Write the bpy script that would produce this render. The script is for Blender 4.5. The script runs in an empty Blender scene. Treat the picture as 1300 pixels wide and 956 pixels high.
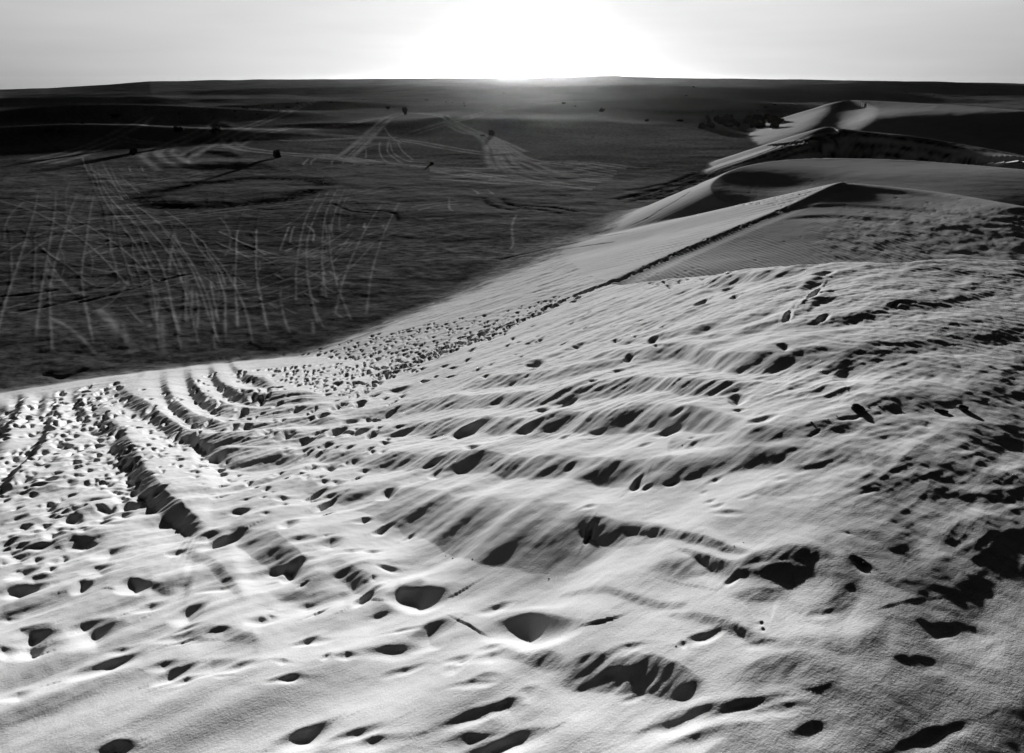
import bpy, math, random
import numpy as np

# ------------------------------------------------------------------ camera, sky, sun, exposure
SC = bpy.context.scene
COL = SC.collection
PITCH = 23.4
FPX = 867.0
SUN_AZ = 1.7          # degrees right of straight ahead (+Y)
SUN_EL = 2.5
cam_d = bpy.data.cameras.new("camera")
cam = bpy.data.objects.new("camera", cam_d)
COL.objects.link(cam)
cam.location = (0, 0, 0)
cam.rotation_euler = (math.radians(90 - PITCH), 0, 0)
cam_d.sensor_width = 36.0
cam_d.lens = FPX / 1300 * 36.0
cam_d.clip_start = 0.05
cam_d.clip_end = 20000
SC.camera = cam

SC.view_settings.view_transform = 'Standard'
SC.view_settings.look = 'None'
SC.view_settings.gamma = 1
SC.view_settings.use_curve_mapping = False
SC.view_settings.exposure = 1.55

az = math.radians(SUN_AZ); el = math.radians(SUN_EL)
sun_vec = (math.sin(az) * math.cos(el), math.cos(az) * math.cos(el), math.sin(el))

W = bpy.data.worlds.new("World")
SC.world = W
W.use_nodes = True
nt = W.node_tree
N_, L_ = nt.nodes, nt.links
N_.clear()
out = N_.new('ShaderNodeOutputWorld')
bg = N_.new('ShaderNodeBackground')
sky = N_.new('ShaderNodeTexSky')
sky.sky_type = 'NISHITA'
sky.sun_disc = False
sky.sun_elevation = el
sky.sun_rotation = az
sky.altitude = 100
sky.air_density = 1.0
sky.dust_density = 2.5
sky.ozone_density = 1.0
bw = N_.new('ShaderNodeRGBToBW')
L_.new(sky.outputs[0], bw.inputs[0])
tc = N_.new('ShaderNodeTexCoord')
sep = N_.new('ShaderNodeSeparateXYZ')
L_.new(tc.outputs['Generated'], sep.inputs[0])
def wmath(op, a, b=None, c=None, clamp=False):
    n = N_.new('ShaderNodeMath'); n.operation = op; n.use_clamp = clamp
    for i, v in enumerate((a, b, c)):
        if v is None: continue
        if isinstance(v, (int, float)): n.inputs[i].default_value = v
        else: L_.new(v, n.inputs[i])
    return n.outputs[0]
# dusk sky: bright band low over the horizon, thick air darkening overhead
elev = N_.new('ShaderNodeMapRange'); elev.interpolation_type = 'SMOOTHSTEP'
L_.new(sep.outputs['Z'], elev.inputs[0])
elev.inputs[1].default_value = 0.10; elev.inputs[2].default_value = 0.30
elev.inputs[3].default_value = 1.0; elev.inputs[4].default_value = 0.025
dot = N_.new('ShaderNodeVectorMath'); dot.operation = 'DOT_PRODUCT'
L_.new(tc.outputs['Generated'], dot.inputs[0]); dot.inputs[1].default_value = (math.sin(az), math.cos(az), 0.03)
side = N_.new('ShaderNodeMapRange'); side.interpolation_type = 'SMOOTHSTEP'
L_.new(dot.outputs['Value'], side.inputs[0])
side.inputs[1].default_value = 0.30; side.inputs[2].default_value = 0.99
side.inputs[3].default_value = 0.04; side.inputs[4].default_value = 1.0
# aureole round the sun in the dusty air
aur = wmath('POWER', wmath('MAXIMUM', dot.outputs['Value'], 0.0), 900.0)
# faint streaks of high cloud
mp = N_.new('ShaderNodeMapping'); mp.inputs['Scale'].default_value = (1.2, 1.2, 14.0)
L_.new(tc.outputs['Generated'], mp.inputs[0])
cn = N_.new('ShaderNodeTexNoise'); cn.inputs['Scale'].default_value = 2.3; cn.inputs['Detail'].default_value = 5
L_.new(mp.outputs[0], cn.inputs[0])
streak = N_.new('ShaderNodeMapRange'); L_.new(cn.outputs[0], streak.inputs[0])
streak.inputs[1].default_value = .3; streak.inputs[2].default_value = .7
streak.inputs[3].default_value = .93; streak.inputs[4].default_value = 1.07
v = wmath('MULTIPLY', wmath('POWER', bw.outputs[0], 0.21), elev.outputs[0])
v = wmath('MULTIPLY', v, side.outputs[0])
v = wmath('MULTIPLY', v, streak.outputs[0])
SKYK = 1.68
v = wmath('MULTIPLY', v, SKYK)
v = wmath('ADD', v, wmath('MULTIPLY', aur, 3.0))
L_.new(v, bg.inputs['Color'])
bg.inputs['Strength'].default_value = 0.10
L_.new(bg.outputs[0], out.inputs[0])

sd = bpy.data.lights.new("sun", 'SUN')
sd.energy = 4.0
sd.angle = math.radians(0.9)
sd.color = (1, 1, 1)
sun = bpy.data.objects.new("sun", sd)
COL.objects.link(sun)
from mathutils import Vector
sun.rotation_euler = Vector(sun_vec).to_track_quat('Z', 'Y').to_euler()
sun.location = (0, 0, 50)

# ------------------------------------------------------------------ helpers: noise, rays
rng = np.random.default_rng(7)
PERM = rng.permutation(512).astype(np.int32)
GA = rng.uniform(0, 2 * np.pi, 512)
GX, GY = np.cos(GA).astype(np.float32), np.sin(GA).astype(np.float32)
def perlin(x, y, seed=0):
    x = x + seed * 17.31; y = y - seed * 9.77
    xi = np.floor(x).astype(np.int64); yi = np.floor(y).astype(np.int64)
    xf = (x - xi).astype(np.float32); yf = (y - yi).astype(np.float32)
    u = xf * xf * xf * (xf * (xf * 6 - 15) + 10); w = yf * yf * yf * (yf * (yf * 6 - 15) + 10)
    def g(a, b, dx, dy):
        h = PERM[(PERM[(xi + a) & 511] + yi + b) & 511]
        return GX[h] * dx + GY[h] * dy
    n00 = g(0, 0, xf, yf); n10 = g(1, 0, xf - 1, yf)
    n01 = g(0, 1, xf, yf - 1); n11 = g(1, 1, xf - 1, yf - 1)
    return (n00 + u * (n10 - n00)) * (1 - w) + (n01 + u * (n11 - n01)) * w
def fbm(x, y, seed=0, oct=4, gain=.5):
    a, s, f = 1.0, 0, 1.0
    for i in range(oct):
        s = s + a * perlin(x * f, y * f, seed + i); a *= gain; f *= 2.03
    return s
def sstep(a, b, x):
    t = np.clip((x - a) / (b - a), 0, 1); return t * t * (3 - 2 * t)
def smax(a, b, k):
    h = np.clip(0.5 + 0.5 * (a - b) / k, 0, 1)
    return b + (a - b) * h + k * h * (1 - h)

CP, SP = math.cos(math.radians(PITCH)), math.sin(math.radians(PITCH))
def ray(px, py):
    """direction through a point of the 1300x956 picture; returns X per unit Y and Z per unit Y"""
    u = (np.asarray(px, float) - 650) / FPX; v = (478 - np.asarray(py, float)) / FPX
    y = CP + v * SP
    return u / y, (-SP + v * CP) / y
def P3(px, py, Y=None, Z=None):
    a, b = ray(px, py)
    if Y is None: Y = Z / b
    return (float(a * Y), float(Y), float(b * Y))
def catmull(P, n=8):
    P = np.asarray(P, float)
    Q = np.vstack([2 * P[0] - P[1], P, 2 * P[-1] - P[-2]])
    outp = []
    for i in range(1, len(Q) - 2):
        p0, p1, p2, p3 = Q[i - 1], Q[i], Q[i + 1], Q[i + 2]
        for t in np.linspace(0, 1, n, endpoint=False):
            outp.append(.5 * ((2 * p1) + (-p0 + p2) * t + (2 * p0 - 5 * p1 + 4 * p2 - p3) * t * t + (-p0 + 3 * p1 - 3 * p2 + p3) * t ** 3))
    outp.append(P[-1])
    return np.array(outp)

# ------------------------------------------------------------------ large shapes of the dunes
AZT = np.radians([-180, -120, -75, -45, -39.4, -23.3, -10.6, 3.4, 16.5, 22.5, 30.4, 37.4, 50, 60, 120, 180])
SPT = [.03, .15, .25, .30, .304, .319, .322, .2445, .162, .122, .106, .113, .138, .155, .10, .03]
_fa = np.linspace(-np.pi, np.pi, 1441)
_fs = np.interp(_fa, AZT, SPT)
_k = np.exp(-.5 * (np.arange(-24, 25) / 9.) ** 2); _k /= _k.sum()
_fs = np.convolve(np.pad(_fs, 24, mode='edge'), _k, 'valid')
def s_of(az): return np.interp(az, _fa, _fs)
_rb = np.interp(_fa, np.radians([-180, -90, 1, 6, 9.6, 16.5, 22.5, 30.4, 37.4, 60, 120, 180]), [60, 90, 70, 33, 23.5, 18.0, 15.5, 16.2, 21.5, 24, 22, 20])
def near_face(X, Y, r, az):
    z = -1.75 - s_of(az) * np.maximum(r - 0.0, 0)
    rb = np.interp(az, _fa, _rb)
    rb = rb * (1 + .035 * perlin(az * 9, r * 0 + 3.3, 5) + .02 * perlin(az * 31, r * 0 + 1.3, 6))
    over = np.maximum(r - rb, 0)
    return z - over * .30 * sstep(0, 1.2, over)

class TPS:
    def __init__(s, pts, lam=1e-3):
        p = np.asarray(pts, float); s.c = p[:, :2]; n = len(p)
        d = np.linalg.norm(s.c[:, None] - s.c[None], axis=2)
        K = d * d * np.log(d + 1e-9) + lam * np.eye(n) * 10
        Pm = np.hstack([np.ones((n, 1)), s.c])
        A = np.zeros((n + 3, n + 3)); A[:n, :n] = K; A[:n, n:] = Pm; A[n:, :n] = Pm.T
        s.w = np.linalg.solve(A, np.concatenate([p[:, 2], [0, 0, 0]]))
    def __call__(s, X, Y):
        o = s.w[-3] + s.w[-2] * X + s.w[-1] * Y
        for (cx, cy), w in zip(s.c, s.w):
            d2 = (X - cx) ** 2 + (Y - cy) ** 2
            o = o + w * .5 * d2 * np.log(d2 + 1e-9)
        return o
class Dune:
    """a plateau with a sharp brink and a slip face falling away outside it"""
    def __init__(s, brink, rest, inner, slope, rnd=.12):
        b = catmull(brink, 5)
        s.poly = np.vstack([b, np.asarray(rest, float)])
        rs = np.vstack([b[-1:], np.asarray(rest, float), b[:1]])
        mid = np.vstack([rs[i] + (rs[i + 1] - rs[i]) * t for i in range(len(rs) - 1) for t in (.25, .5, .75)])
        s.tps = TPS(np.vstack([b[::2], np.asarray(rest, float), mid] + ([np.asarray(inner, float)] if len(inner) else [])))
        s.slope = slope; s.e = rnd; s.blend = 1.0 + 3 * rnd
    def __call__(s, X, Y):
        P = s.poly; n = len(P)
        best = np.full(X.shape, 1e18); zb = np.zeros(X.shape); env = np.full(X.shape, -1e9); inside = np.zeros(X.shape, bool)
        for i in range(n):
            a, b = P[i], P[(i + 1) % n]
            ex, ey = b[0] - a[0], b[1] - a[1]
            t = np.clip(((X - a[0]) * ex + (Y - a[1]) * ey) / (ex * ex + ey * ey + 1e-12), 0, 1)
            d2 = (X - a[0] - t * ex) ** 2 + (Y - a[1] - t * ey) ** 2
            m = d2 < best; zt = a[2] + t * (b[2] - a[2])
            best = np.where(m, d2, best); zb = np.where(m, zt, zb)
            env = np.maximum(env, zt - s.slope * (np.sqrt(d2 + s.e ** 2) - s.e))
            cr = (a[1] > Y) != (b[1] > Y)
            if ey != 0: inside ^= cr & (X < a[0] + (Y - a[1]) * ex / ey)
        d = np.sqrt(best)
        top = self_top = s.tps(X, Y)
        edge = env
        w_ = sstep(0, s.blend, d); return np.where(inside, top * w_ + zb * (1 - w_), edge), np.where(inside, 1, 0), d

# dune A: the long crest with the footpath
DA = Dune([P3(470, 484, Y=17.5), P3(500, 470, Y=19.5), P3(600, 432, Y=21.6), P3(700, 389, Y=24.6), P3(780, 355, Y=27.5), P3(850, 324, Y=31), P3(925, 292, Y=34.5),
           P3(1000, 262, Y=38.5), P3(1062, 233.5, Y=42), P3(1075, 233, Y=42), P3(1110, 235, Y=41), P3(1200, 245, Y=36.8), P3(1300, 262, Y=31.4)],
          [(34, 29, -5.2), (60, 20, -5), (80, -10, -5), (50, -60, -5), (0, -50, -6), (-4, 5, -7), (-4.5, 14, -7.6)],
          [(8, 27, -7.0), (12, 25, -6.6), (17, 27, -6.1), (16, 33, -6.25), (20, 22, -5.8), (5, 22, -7.3), (20, 33, -5.75), (14, 10, -6), (20, -20, -6)], .33)
# dune C: the dark oval top behind it
DC = Dune([P3(1150, 270, Y=41), P3(1060, 268, Y=43), P3(985, 266, Y=45), P3(935, 260, Y=48), P3(912, 250, Y=50.5), P3(903, 240, Y=53.5), P3(908, 229, Y=57.5), P3(930, 216, Y=62.5), P3(960, 208, Y=67), P3(1000, 203, Y=70), P3(1060, 201, Y=70), P3(1140, 203, Y=67), P3(1230, 209, Y=62), P3(1320, 217, Y=56)],
          [(90, 40, -7), (90, 10, -8), (40, 20, -9)],
          [P3(1000, 235, Y=55.5), P3(1100, 225, Y=56)], .50)
# dunes D: pale tip and the larger one behind
DD1 = Dune([P3(972, 204, Z=-11.0), P3(1010, 186, Y=97), P3(1038, 172, Y=102), P3(1052, 162, Y=106), P3(1062, 162.5, Y=105), P3(1100, 167, Y=99), P3(1150, 172, Y=92), P3(1220, 183, Y=83), P3(1310, 200, Y=70)],
           [(110, 55, -6.5), (110, 25, -8), (62, 50, -9.4), (48, 72, -10.9), (42, 86, -11.9)], [P3(1080, 180, Y=88), P3(1010, 194, Y=90)], .38, 1.6)
DD2 = Dune([P3(1014, 184, Z=-11.2), P3(1036, 166, Y=140), P3(1049, 150, Y=156), P3(1060, 137, Y=176), P3(1075, 128, Y=184), P3(1100, 127.5, Y=180), P3(1150, 130, Y=165), P3(1220, 134, Y=145), P3(1310, 141, Y=122)],
           [(180, 80, -5), (160, 50, -8), (80, 95, -9.5), (46, 112, -11.5)], [], .36, 3.0)

HZ_AZ = np.arctan([ray(x, 103)[0] for x in (-400, 0, 60, 130, 190, 330, 400, 520, 650, 780, 840, 1000, 1160, 1300, 1700)])
HZ_Z = np.array([110, 110, 109, 106.5, 103.5, 101.5, 101.5, 100.5, 100, 98, 100, 101.5, 103.5, 105, 108.])
def plain(X, Y, r, az):
    R0 = 1500.
    zh = np.interp(az, HZ_AZ, (103 - HZ_Z) * .00125) * R0
    t = np.clip((r - 120) / (R0 - 120), 0, 1)
    z = -12 + (zh + 12) * (t ** 1.35)
    amp = np.interp(r, [0, 60, 120, 250, 500, 1000, 1600, 3000], [.06, .10, .25, .6, 1.0, 1.0, .7, 1.2])
    n = fbm(X / 75., Y / 110., 11, 4, .45)
    n = n + .35 * (.5 - np.abs(perlin(X / 120 + .25 * perlin(X / 50, Y / 50, 4), Y / 80, 15))) 
    z = z + amp * n * 1.5
    far = np.maximum(r - R0, 0)
    z = z - far * .016
    z = z + .05 * fbm(X / 7., Y / 5., 21, 3)
    return z
# low mounds on the far plain: (px, py of foot, half width, half depth m, height m)
MOUNDS = []
for px, py, Y0, wx, wy, h in ((245, 172, 175, 24, 12, 1.5), (285, 204, 112, 8, 5, .35), (300, 150, 260, 30, 18, 1.7), (150, 150, 250, 30, 16, 2.0), (60, 172, 170, 26, 14, 2.2), (90, 150, 260, 40, 20, 2.6),
                              (400, 136, 340, 40, 22, 2.2), (640, 152, 215, 24, 26, 1.6), (850, 135, 320, 48, 34, 4.2), (700, 122, 520, 90, 30, 4.0),
                              (960, 124, 500, 110, 40, 4.5), (1180, 112, 700, 170, 60, 7.0), (480, 118, 600, 120, 40, 4.0), (20, 130, 420, 90, 40, 4.0), (420, 160, 205, 14, 7, .5), (590, 118, 700, 80, 50, 3.5)):
    a, _ = ray(px, py)
    MOUNDS.append((a * Y0, Y0, wx, wy, h))
def macro(X, Y, full=False):
    r = np.hypot(X, Y); az = np.arctan2(X, Y)
    P = plain(X, Y, r, az)
    for mx, my, wx, wy, h in MOUNDS:
        q = ((X - mx) / wx) ** 2 + ((Y - my) / wy) ** 2
        P = P + h * np.exp(-q * .9)
    Nf = near_face(X, Y, r, az)
    H = P
    D = np.full(X.shape, -99.)
    near = (r < 330)
    if near.any():
        xs, ys = X[near], Y[near]
        best = Nf[near]
        for dn, k in ((DA, .12), (DC, .15), (DD1, .3), (DD2, .5)):
            h, ins, d = dn(xs, ys)
            best = smax(best, h, k)
        D[near] = best
    H = smax(P, D, .18 + .9 * sstep(math.radians(-8), math.radians(2), az) * (r < 70))
    if full: return H, D - P, Nf
    return H

# ------------------------------------------------------------------ the ground grid (finer near the dune top where one walks)
fine = np.radians(np.arange(-51, 51, .0745))
AZ = np.concatenate([fine, np.radians(np.arange(51.2, 308.9, 1.2))])
AZ = (AZ + np.pi) % (2 * np.pi) - np.pi
order = np.argsort(AZ); AZ = AZ[order]
rr = [.25]
while rr[-1] < 9000:
    r0 = rr[-1]
    rr.append(r0 + min(max(.0042 * r0, .6 * r0 * r0 / 10400.), .022 * r0) * (1 if r0 > 1.6 else 3))
R = np.array(rr)
NA, NR = len(AZ), len(R)
RX = R[:, None] * np.sin(AZ)[None]; RY = R[:, None] * np.cos(AZ)[None]
H = np.empty((NR, NA)); DP = np.empty((NR, NA)); 
for i in range(0, NR, 100):
    h, dp, _ = macro(RX[i:i + 100].ravel(), RY[i:i + 100].ravel(), True)
    H[i:i + 100] = h.reshape(-1, NA); DP[i:i + 100] = dp.reshape(-1, NA)
H0 = H.copy()
TR = np.zeros((NR, NA), np.float32)      # wheel marks: pale churned sand > 0, dark damp sand < 0
RG = np.zeros((NR, NA), np.float32)

H0T = np.ascontiguousarray(H0.T)
def hit(px, py):
    """where the eye's rays meet the large shapes"""
    px = np.atleast_1d(np.asarray(px, float)); py = np.atleast_1d(np.asarray(py, float))
    a, b = ray(px, py)
    az = np.arctan(a); g = b * np.cos(az)
    j = np.clip(np.searchsorted(AZ, az) - 1, 0, NA - 2); u = ((az - AZ[j]) / (AZ[j + 1] - AZ[j]))[:, None]
    out = np.empty((len(px), 3))
    for s in range(0, len(px), 500):
        e = slice(s, s + 500)
        f = H0T[j[e]] * (1 - u[e]) + H0T[j[e] + 1] * u[e] - g[e][:, None] * R[None]
        f[:, :8] = -1
        up = f > 0; up[:, -1] = True
        k = np.maximum(up.argmax(1), 1); q = np.arange(len(k))
        f0, f1 = f[q, k - 1], f[q, k]
        t = np.clip(-f0 / (f1 - f0 + 1e-12), 0, 1)
        r = R[k - 1] + t * (R[k] - R[k - 1])
        out[e, 0] = r * np.sin(az[e]); out[e, 1] = r * np.cos(az[e]); out[e, 2] = g[e] * r
    return out
def window(x0, x1, y0, y1, pad):
    """index window of the grid that covers a world box in front of the eye"""
    cx = np.array([x0 - pad, x0 - pad, x1 + pad, x1 + pad]); cy = np.array([y0 - pad, y1 + pad, y0 - pad, y1 + pad])
    cy = np.maximum(cy, .02)
    a = np.arctan2(cx, cy)
    nx = min(max(0, x0 - pad), x1 + pad) if x0 - pad <= 0 <= x1 + pad else min(abs(x0 - pad), abs(x1 + pad))
    rmin = math.hypot(0 if x0 - pad <= 0 <= x1 + pad else nx, max(y0 - pad, 0)); rmax = np.hypot(cx, cy).max()
    i0, i1 = np.searchsorted(R, rmin) - 1, np.searchsorted(R, rmax) + 1
    j0, j1 = np.searchsorted(AZ, a.min()) - 1, np.searchsorted(AZ, a.max()) + 1
    return max(i0, 0), min(i1, NR), max(j0, 0), min(j1, NA)
def ground0(x, y):
    r = math.hypot(x, y); a = math.atan2(x, y)
    i = min(max(int(np.searchsorted(R, r)) - 1, 0), NR - 2); j = min(max(int(np.searchsorted(AZ, a)) - 1, 0), NA - 2)
    t = (r - R[i]) / (R[i + 1] - R[i]); u = (a - AZ[j]) / (AZ[j + 1] - AZ[j])
    return float((H0[i, j] * (1 - t) + H0[i + 1, j] * t) * (1 - u) + (H0[i, j + 1] * (1 - t) + H0[i + 1, j + 1] * t) * u)
def polydist(X, Y, P):
    """signed distance (right-hand side positive), parameter 0..1 and value of extra columns along a polyline"""
    best = np.full(X.shape, 1e18); sg = np.ones(X.shape); par = np.zeros(X.shape)
    n = len(P) - 1
    for i in range(n):
        a, b = P[i], P[i + 1]
        ex, ey = b[0] - a[0], b[1] - a[1]
        t0 = ((X - a[0]) * ex + (Y - a[1]) * ey) / (ex * ex + ey * ey + 1e-12)
        t = np.clip(t0, 0, 1)
        d2 = (X - a[0] - t * ex) ** 2 + (Y - a[1] - t * ey) ** 2
        m = d2 < best
        best = np.where(m, d2, best)
        sg = np.where(m, np.sign((X - a[0]) * ey - (Y - a[1]) * ex), sg)
        par = np.where(m, (i + t) / n, par)
    return np.sqrt(best) * np.where(sg == 0, 1, sg), par

NQ = int((R < 1500).sum())
with np.errstate(all='ignore'):
    _dep = RY[:NQ] * CP - H0[:NQ] * SP                       # bearings of every bit of ground as seen from the dune top
    _ok = (_dep > .1) & (np.abs(AZ)[None] < 1.3)
    BX = np.where(_ok, 650 + FPX * RX[:NQ] / _dep, -9999.).astype(np.float32)
    BY = np.where(_ok, 478 - FPX * (RY[:NQ] * SP + H0[:NQ] * CP) / _dep, -9999.).astype(np.float32)
def base_slope(w):
    """fall of the large shape towards the sun, at points w"""
    return np.array([(ground0(x, y) - ground0(x, y * 1.03 + .1)) / (y * .03 + .1) for x, y in w[:, :2]])
def scarp(pts, st=1.0, back=1.5, taper=.16, soft=.3):
    """a wind-cut step: crest along pts (bearing x, y, thickness of the face below it), face towards the eye"""
    p = catmull([(q[0], q[1], q[2]) for q in pts], 6)
    p[:, 2] = np.clip(p[:, 2], .5, None)
    w3 = hit(p[:, 0], p[:, 1])
    dy = w3[:, 1] * .01
    hz = np.array([ground0(x, y + d) for (x, y, z), d in zip(w3, dy)])
    dep = (w3[:, 1] + dy) * CP - hz * SP
    qx = 650 + FPX * w3[:, 0] / dep; qy = 478 - FPX * ((w3[:, 1] + dy) * SP + hz * CP) / dep
    vx, vy = (qx - p[:, 0]) / dy, (qy - p[:, 1]) / dy
    tg = np.gradient(p[:, :2], axis=0); tl = np.linalg.norm(tg, axis=1) + 1e-9; tg /= tl[:, None]
    mono = (np.diff(p[:, 0]) > 0).all() and np.median(np.abs(tg[:, 1])) < .72 and np.abs(tg[:, 1] / (tg[:, 0] + 1e-6)).max() < 1.15
    if mono:
        sl_ = tg[:, 1] / tg[:, 0]
        grad = np.abs(vy - sl_ * vx)
    else:
        grad = np.abs(-tg[:, 1] * vx + tg[:, 0] * vy)
    grad = np.maximum(grad, .4 * np.hypot(vx, vy))
    grad = np.median(grad) * .5 + grad * .5
    sl = np.clip(base_slope(w3), 0, .45)
    sl = np.where(w3[:, 1] > 24, np.clip(sl, 0, .05), sl)
    m_ = max(3, len(p) // 8); kk = np.ones(2 * m_ + 1) / (2 * m_ + 1)
    sm = lambda v, h=m_, q=kk: np.convolve(np.pad(v, h, mode='edge'), q, 'valid')
    raw = (sl + .045) * .60 * st / grad
    rbk = np.interp(np.arctan2(w3[:, 0], w3[:, 1]), _fa, _rb) * .97
    r3 = np.hypot(w3[:, 0], w3[:, 1]); inb = r3 <= rbk
    if inb.any() and not inb.all() and p[:, 1].min() > 320:
        nn_ = np.arange(len(p)); raw = np.interp(nn_, nn_[inb], raw[inb]); r3 = np.where(inb, r3, rbk)
    rat = sm(sm(raw))
    k5 = np.ones(7) / 7
    wid = np.convolve(np.pad(p[:, 2], 3, mode='edge'), k5, 'valid')
    A = rat * wid * (1 - .22 * sstep(980, 1120, p[:, 0]))
    L_px = np.linalg.norm(np.diff(p[:, :2], axis=0), axis=1).sum()
    taper = float(np.clip(1.6 * wid.mean() / L_px, .16, .5)); A = A * min(1, L_px / (3.2 * wid.mean()))
    pad = wid.max() * (1.8 + back * 1.3)
    i0, i1 = np.searchsorted(R, r3.min() * .35), min(np.searchsorted(R, r3.max() * 2.8), NQ)
    ex_ = 2 if mono else pad
    cx_ = np.array([p[:, 0].min() - ex_, p[:, 0].max() + ex_]); cy_ = [p[:, 1].min() - pad, min(p[:, 1].max() + pad, 1150)]
    a3 = np.array([np.arctan(ray(q, w_)[0]) for q in cx_ for w_ in cy_]); pa = .004
    j0, j1 = max(np.searchsorted(AZ, a3.min() - pa) - 1, 0), min(np.searchsorted(AZ, a3.max() + pa) + 1, NA)
    Y = BY[i0:i1, j0:j1]
    rows = np.where(((Y > p[:, 1].min() - pad) & (Y < p[:, 1].max() + pad)).any(1))[0]
    if len(rows) == 0: return
    i1 = i0 + rows[-1] + 1; i0 = i0 + rows[0]
    X, Y = BX[i0:i1, j0:j1].astype(float), BY[i0:i1, j0:j1].astype(float)
    wm = wid.mean()
    gx, gy = RX[i0:i1, j0:j1], RY[i0:i1, j0:j1]
    gw = np.median(1 / np.maximum(grad, 1e-6)) * wm
    ga, gc = gx * .8 + gy * .6, -gx * .6 + gy * .8
    jx = (.20 * perlin(ga * .8 / gw, gc * 1.6 / gw, 31) + .11 * perlin(ga * 1.2 / gw, gc * 5. / gw, 32)) * wm
    n = np.linspace(0, 1, len(wid))
    if mono:
        par = np.interp(X, p[:, 0], n, left=0, right=1)
        d = Y - np.interp(X, p[:, 0], p[:, 1])
    else:
        d, par = polydist(X, -Y, p[:, :2] * np.array([1, -1]))
    d = d + jx
    w = np.interp(par, n, wid); Ai = np.interp(par, n, A)
    lr = np.abs(np.log(R[i0:i1, None] / np.interp(par, n, r3)))
    tp = sstep(0, taper, par) * sstep(0, taper, 1 - par) * (1 - sstep(.45, 1.0, lr))
    if r3.max() < 26: tp = tp * (1 - sstep(-.2, 1.0, R[i0:i1, None] - np.interp(AZ[None, j0:j1], _fa, _rb)))
    u = np.clip(d / w, 0, 1)
    face = .5 - (u * (1 - soft) + soft * u * u * (3 - 2 * u))
    lb = w * back
    f = np.where(d < 0, .5 * np.exp(-(np.minimum(d, 0) / lb) ** 2), np.where(d < w, face, -.5 * np.exp(-(np.maximum(d - w, 0) / lb) ** 2)))
    H[i0:i1, j0:j1] += Ai * tp * f

def pit_px(cx, cy, ax, ay, hw, depth=1.0, rim=.25):
    return (cx, cy, ax, ay, hw, depth, rim)
def dig(pits):
    """footprints and scoops: ellipses given in the picture, dug as real hollows"""
    pits = np.asarray(pits, float)
    c = hit(pits[:, 0], pits[:, 1]); ex = hit(pits[:, 0] + 2, pits[:, 1]); ey = hit(pits[:, 0], pits[:, 1] + 2)
    for k in range(len(pits)):
        _, _, ax, ay, hw, dep, rim = pits[k]
        J = np.stack([(ex[k] - c[k])[:2] / 2, (ey[k] - c[k])[:2] / 2], 1)
        if np.linalg.norm(ey[k] - c[k]) > .035 * np.hypot(c[k][0], c[k][1]) or np.linalg.norm(ex[k] - c[k]) > .02 * np.hypot(c[k][0], c[k][1]): continue
        if not np.isfinite(J).all() or abs(np.linalg.det(J)) < 1e-12 or np.abs(J).max() > 3: continue
        Ji = np.linalg.inv(J)
        ax *= 1.08; ay *= 1.08; hw *= 1.22
        l = math.hypot(ax, ay); t = np.array([ax, ay]) / l; nn = np.array([-t[1], t[0]])
        M = np.stack([t / l, nn / hw]) @ Ji
        cov = J @ np.stack([t * l, nn * hw], 1)
        rad = np.linalg.norm(cov, axis=1) * 1.9
        # typical small half size in metres
        sv = np.linalg.svd(cov, compute_uv=False)
        slk = min(max((ground0(c[k][0], c[k][1]) - ground0(c[k][0], c[k][1] * 1.03 + .1)) / (c[k][1] * .03 + .1), 0.02), .42)
        ry = math.hypot(cov[1, 0], cov[1, 1])
        D = min((.26 + .86 * dep) * (slk + .045) * ry / 1.55, .30)
        x0, y0 = c[k][:2]
        i0, i1, j0, j1 = window(x0 - rad[0], x0 + rad[0], y0 - rad[1], y0 + rad[1], 0.01)
        if i1 - i0 < 2 or j1 - j0 < 2: continue
        X, Y = RX[i0:i1, j0:j1] - x0, RY[i0:i1, j0:j1] - y0
        a = M[0, 0] * X + M[0, 1] * Y; b = M[1, 0] * X + M[1, 1] * Y
        sc_ = 1 / (sv[1] * 1.6 + .02)
        a = a + .30 * perlin(X * sc_ + k, Y * sc_, 3); b = b + .34 * perlin(X * sc_, Y * sc_ + k, 4) - .20 * (1 - a * a)
        sgn = 1.0 if nn[1] > 0 else -1.0
        q = np.abs(a) ** 1.3 + b * b
        body = np.clip(1 - q, 0, 1) ** 1.5 * (1 - .62 * np.clip(b * sgn, -1.2, 1.2))
        rimh = np.exp(-((np.sqrt(q) - 1.15) / .25) ** 2) * (b * sgn < 0)
        H[i0:i1, j0:j1] += D * (-body + .10 * rimh)

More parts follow.
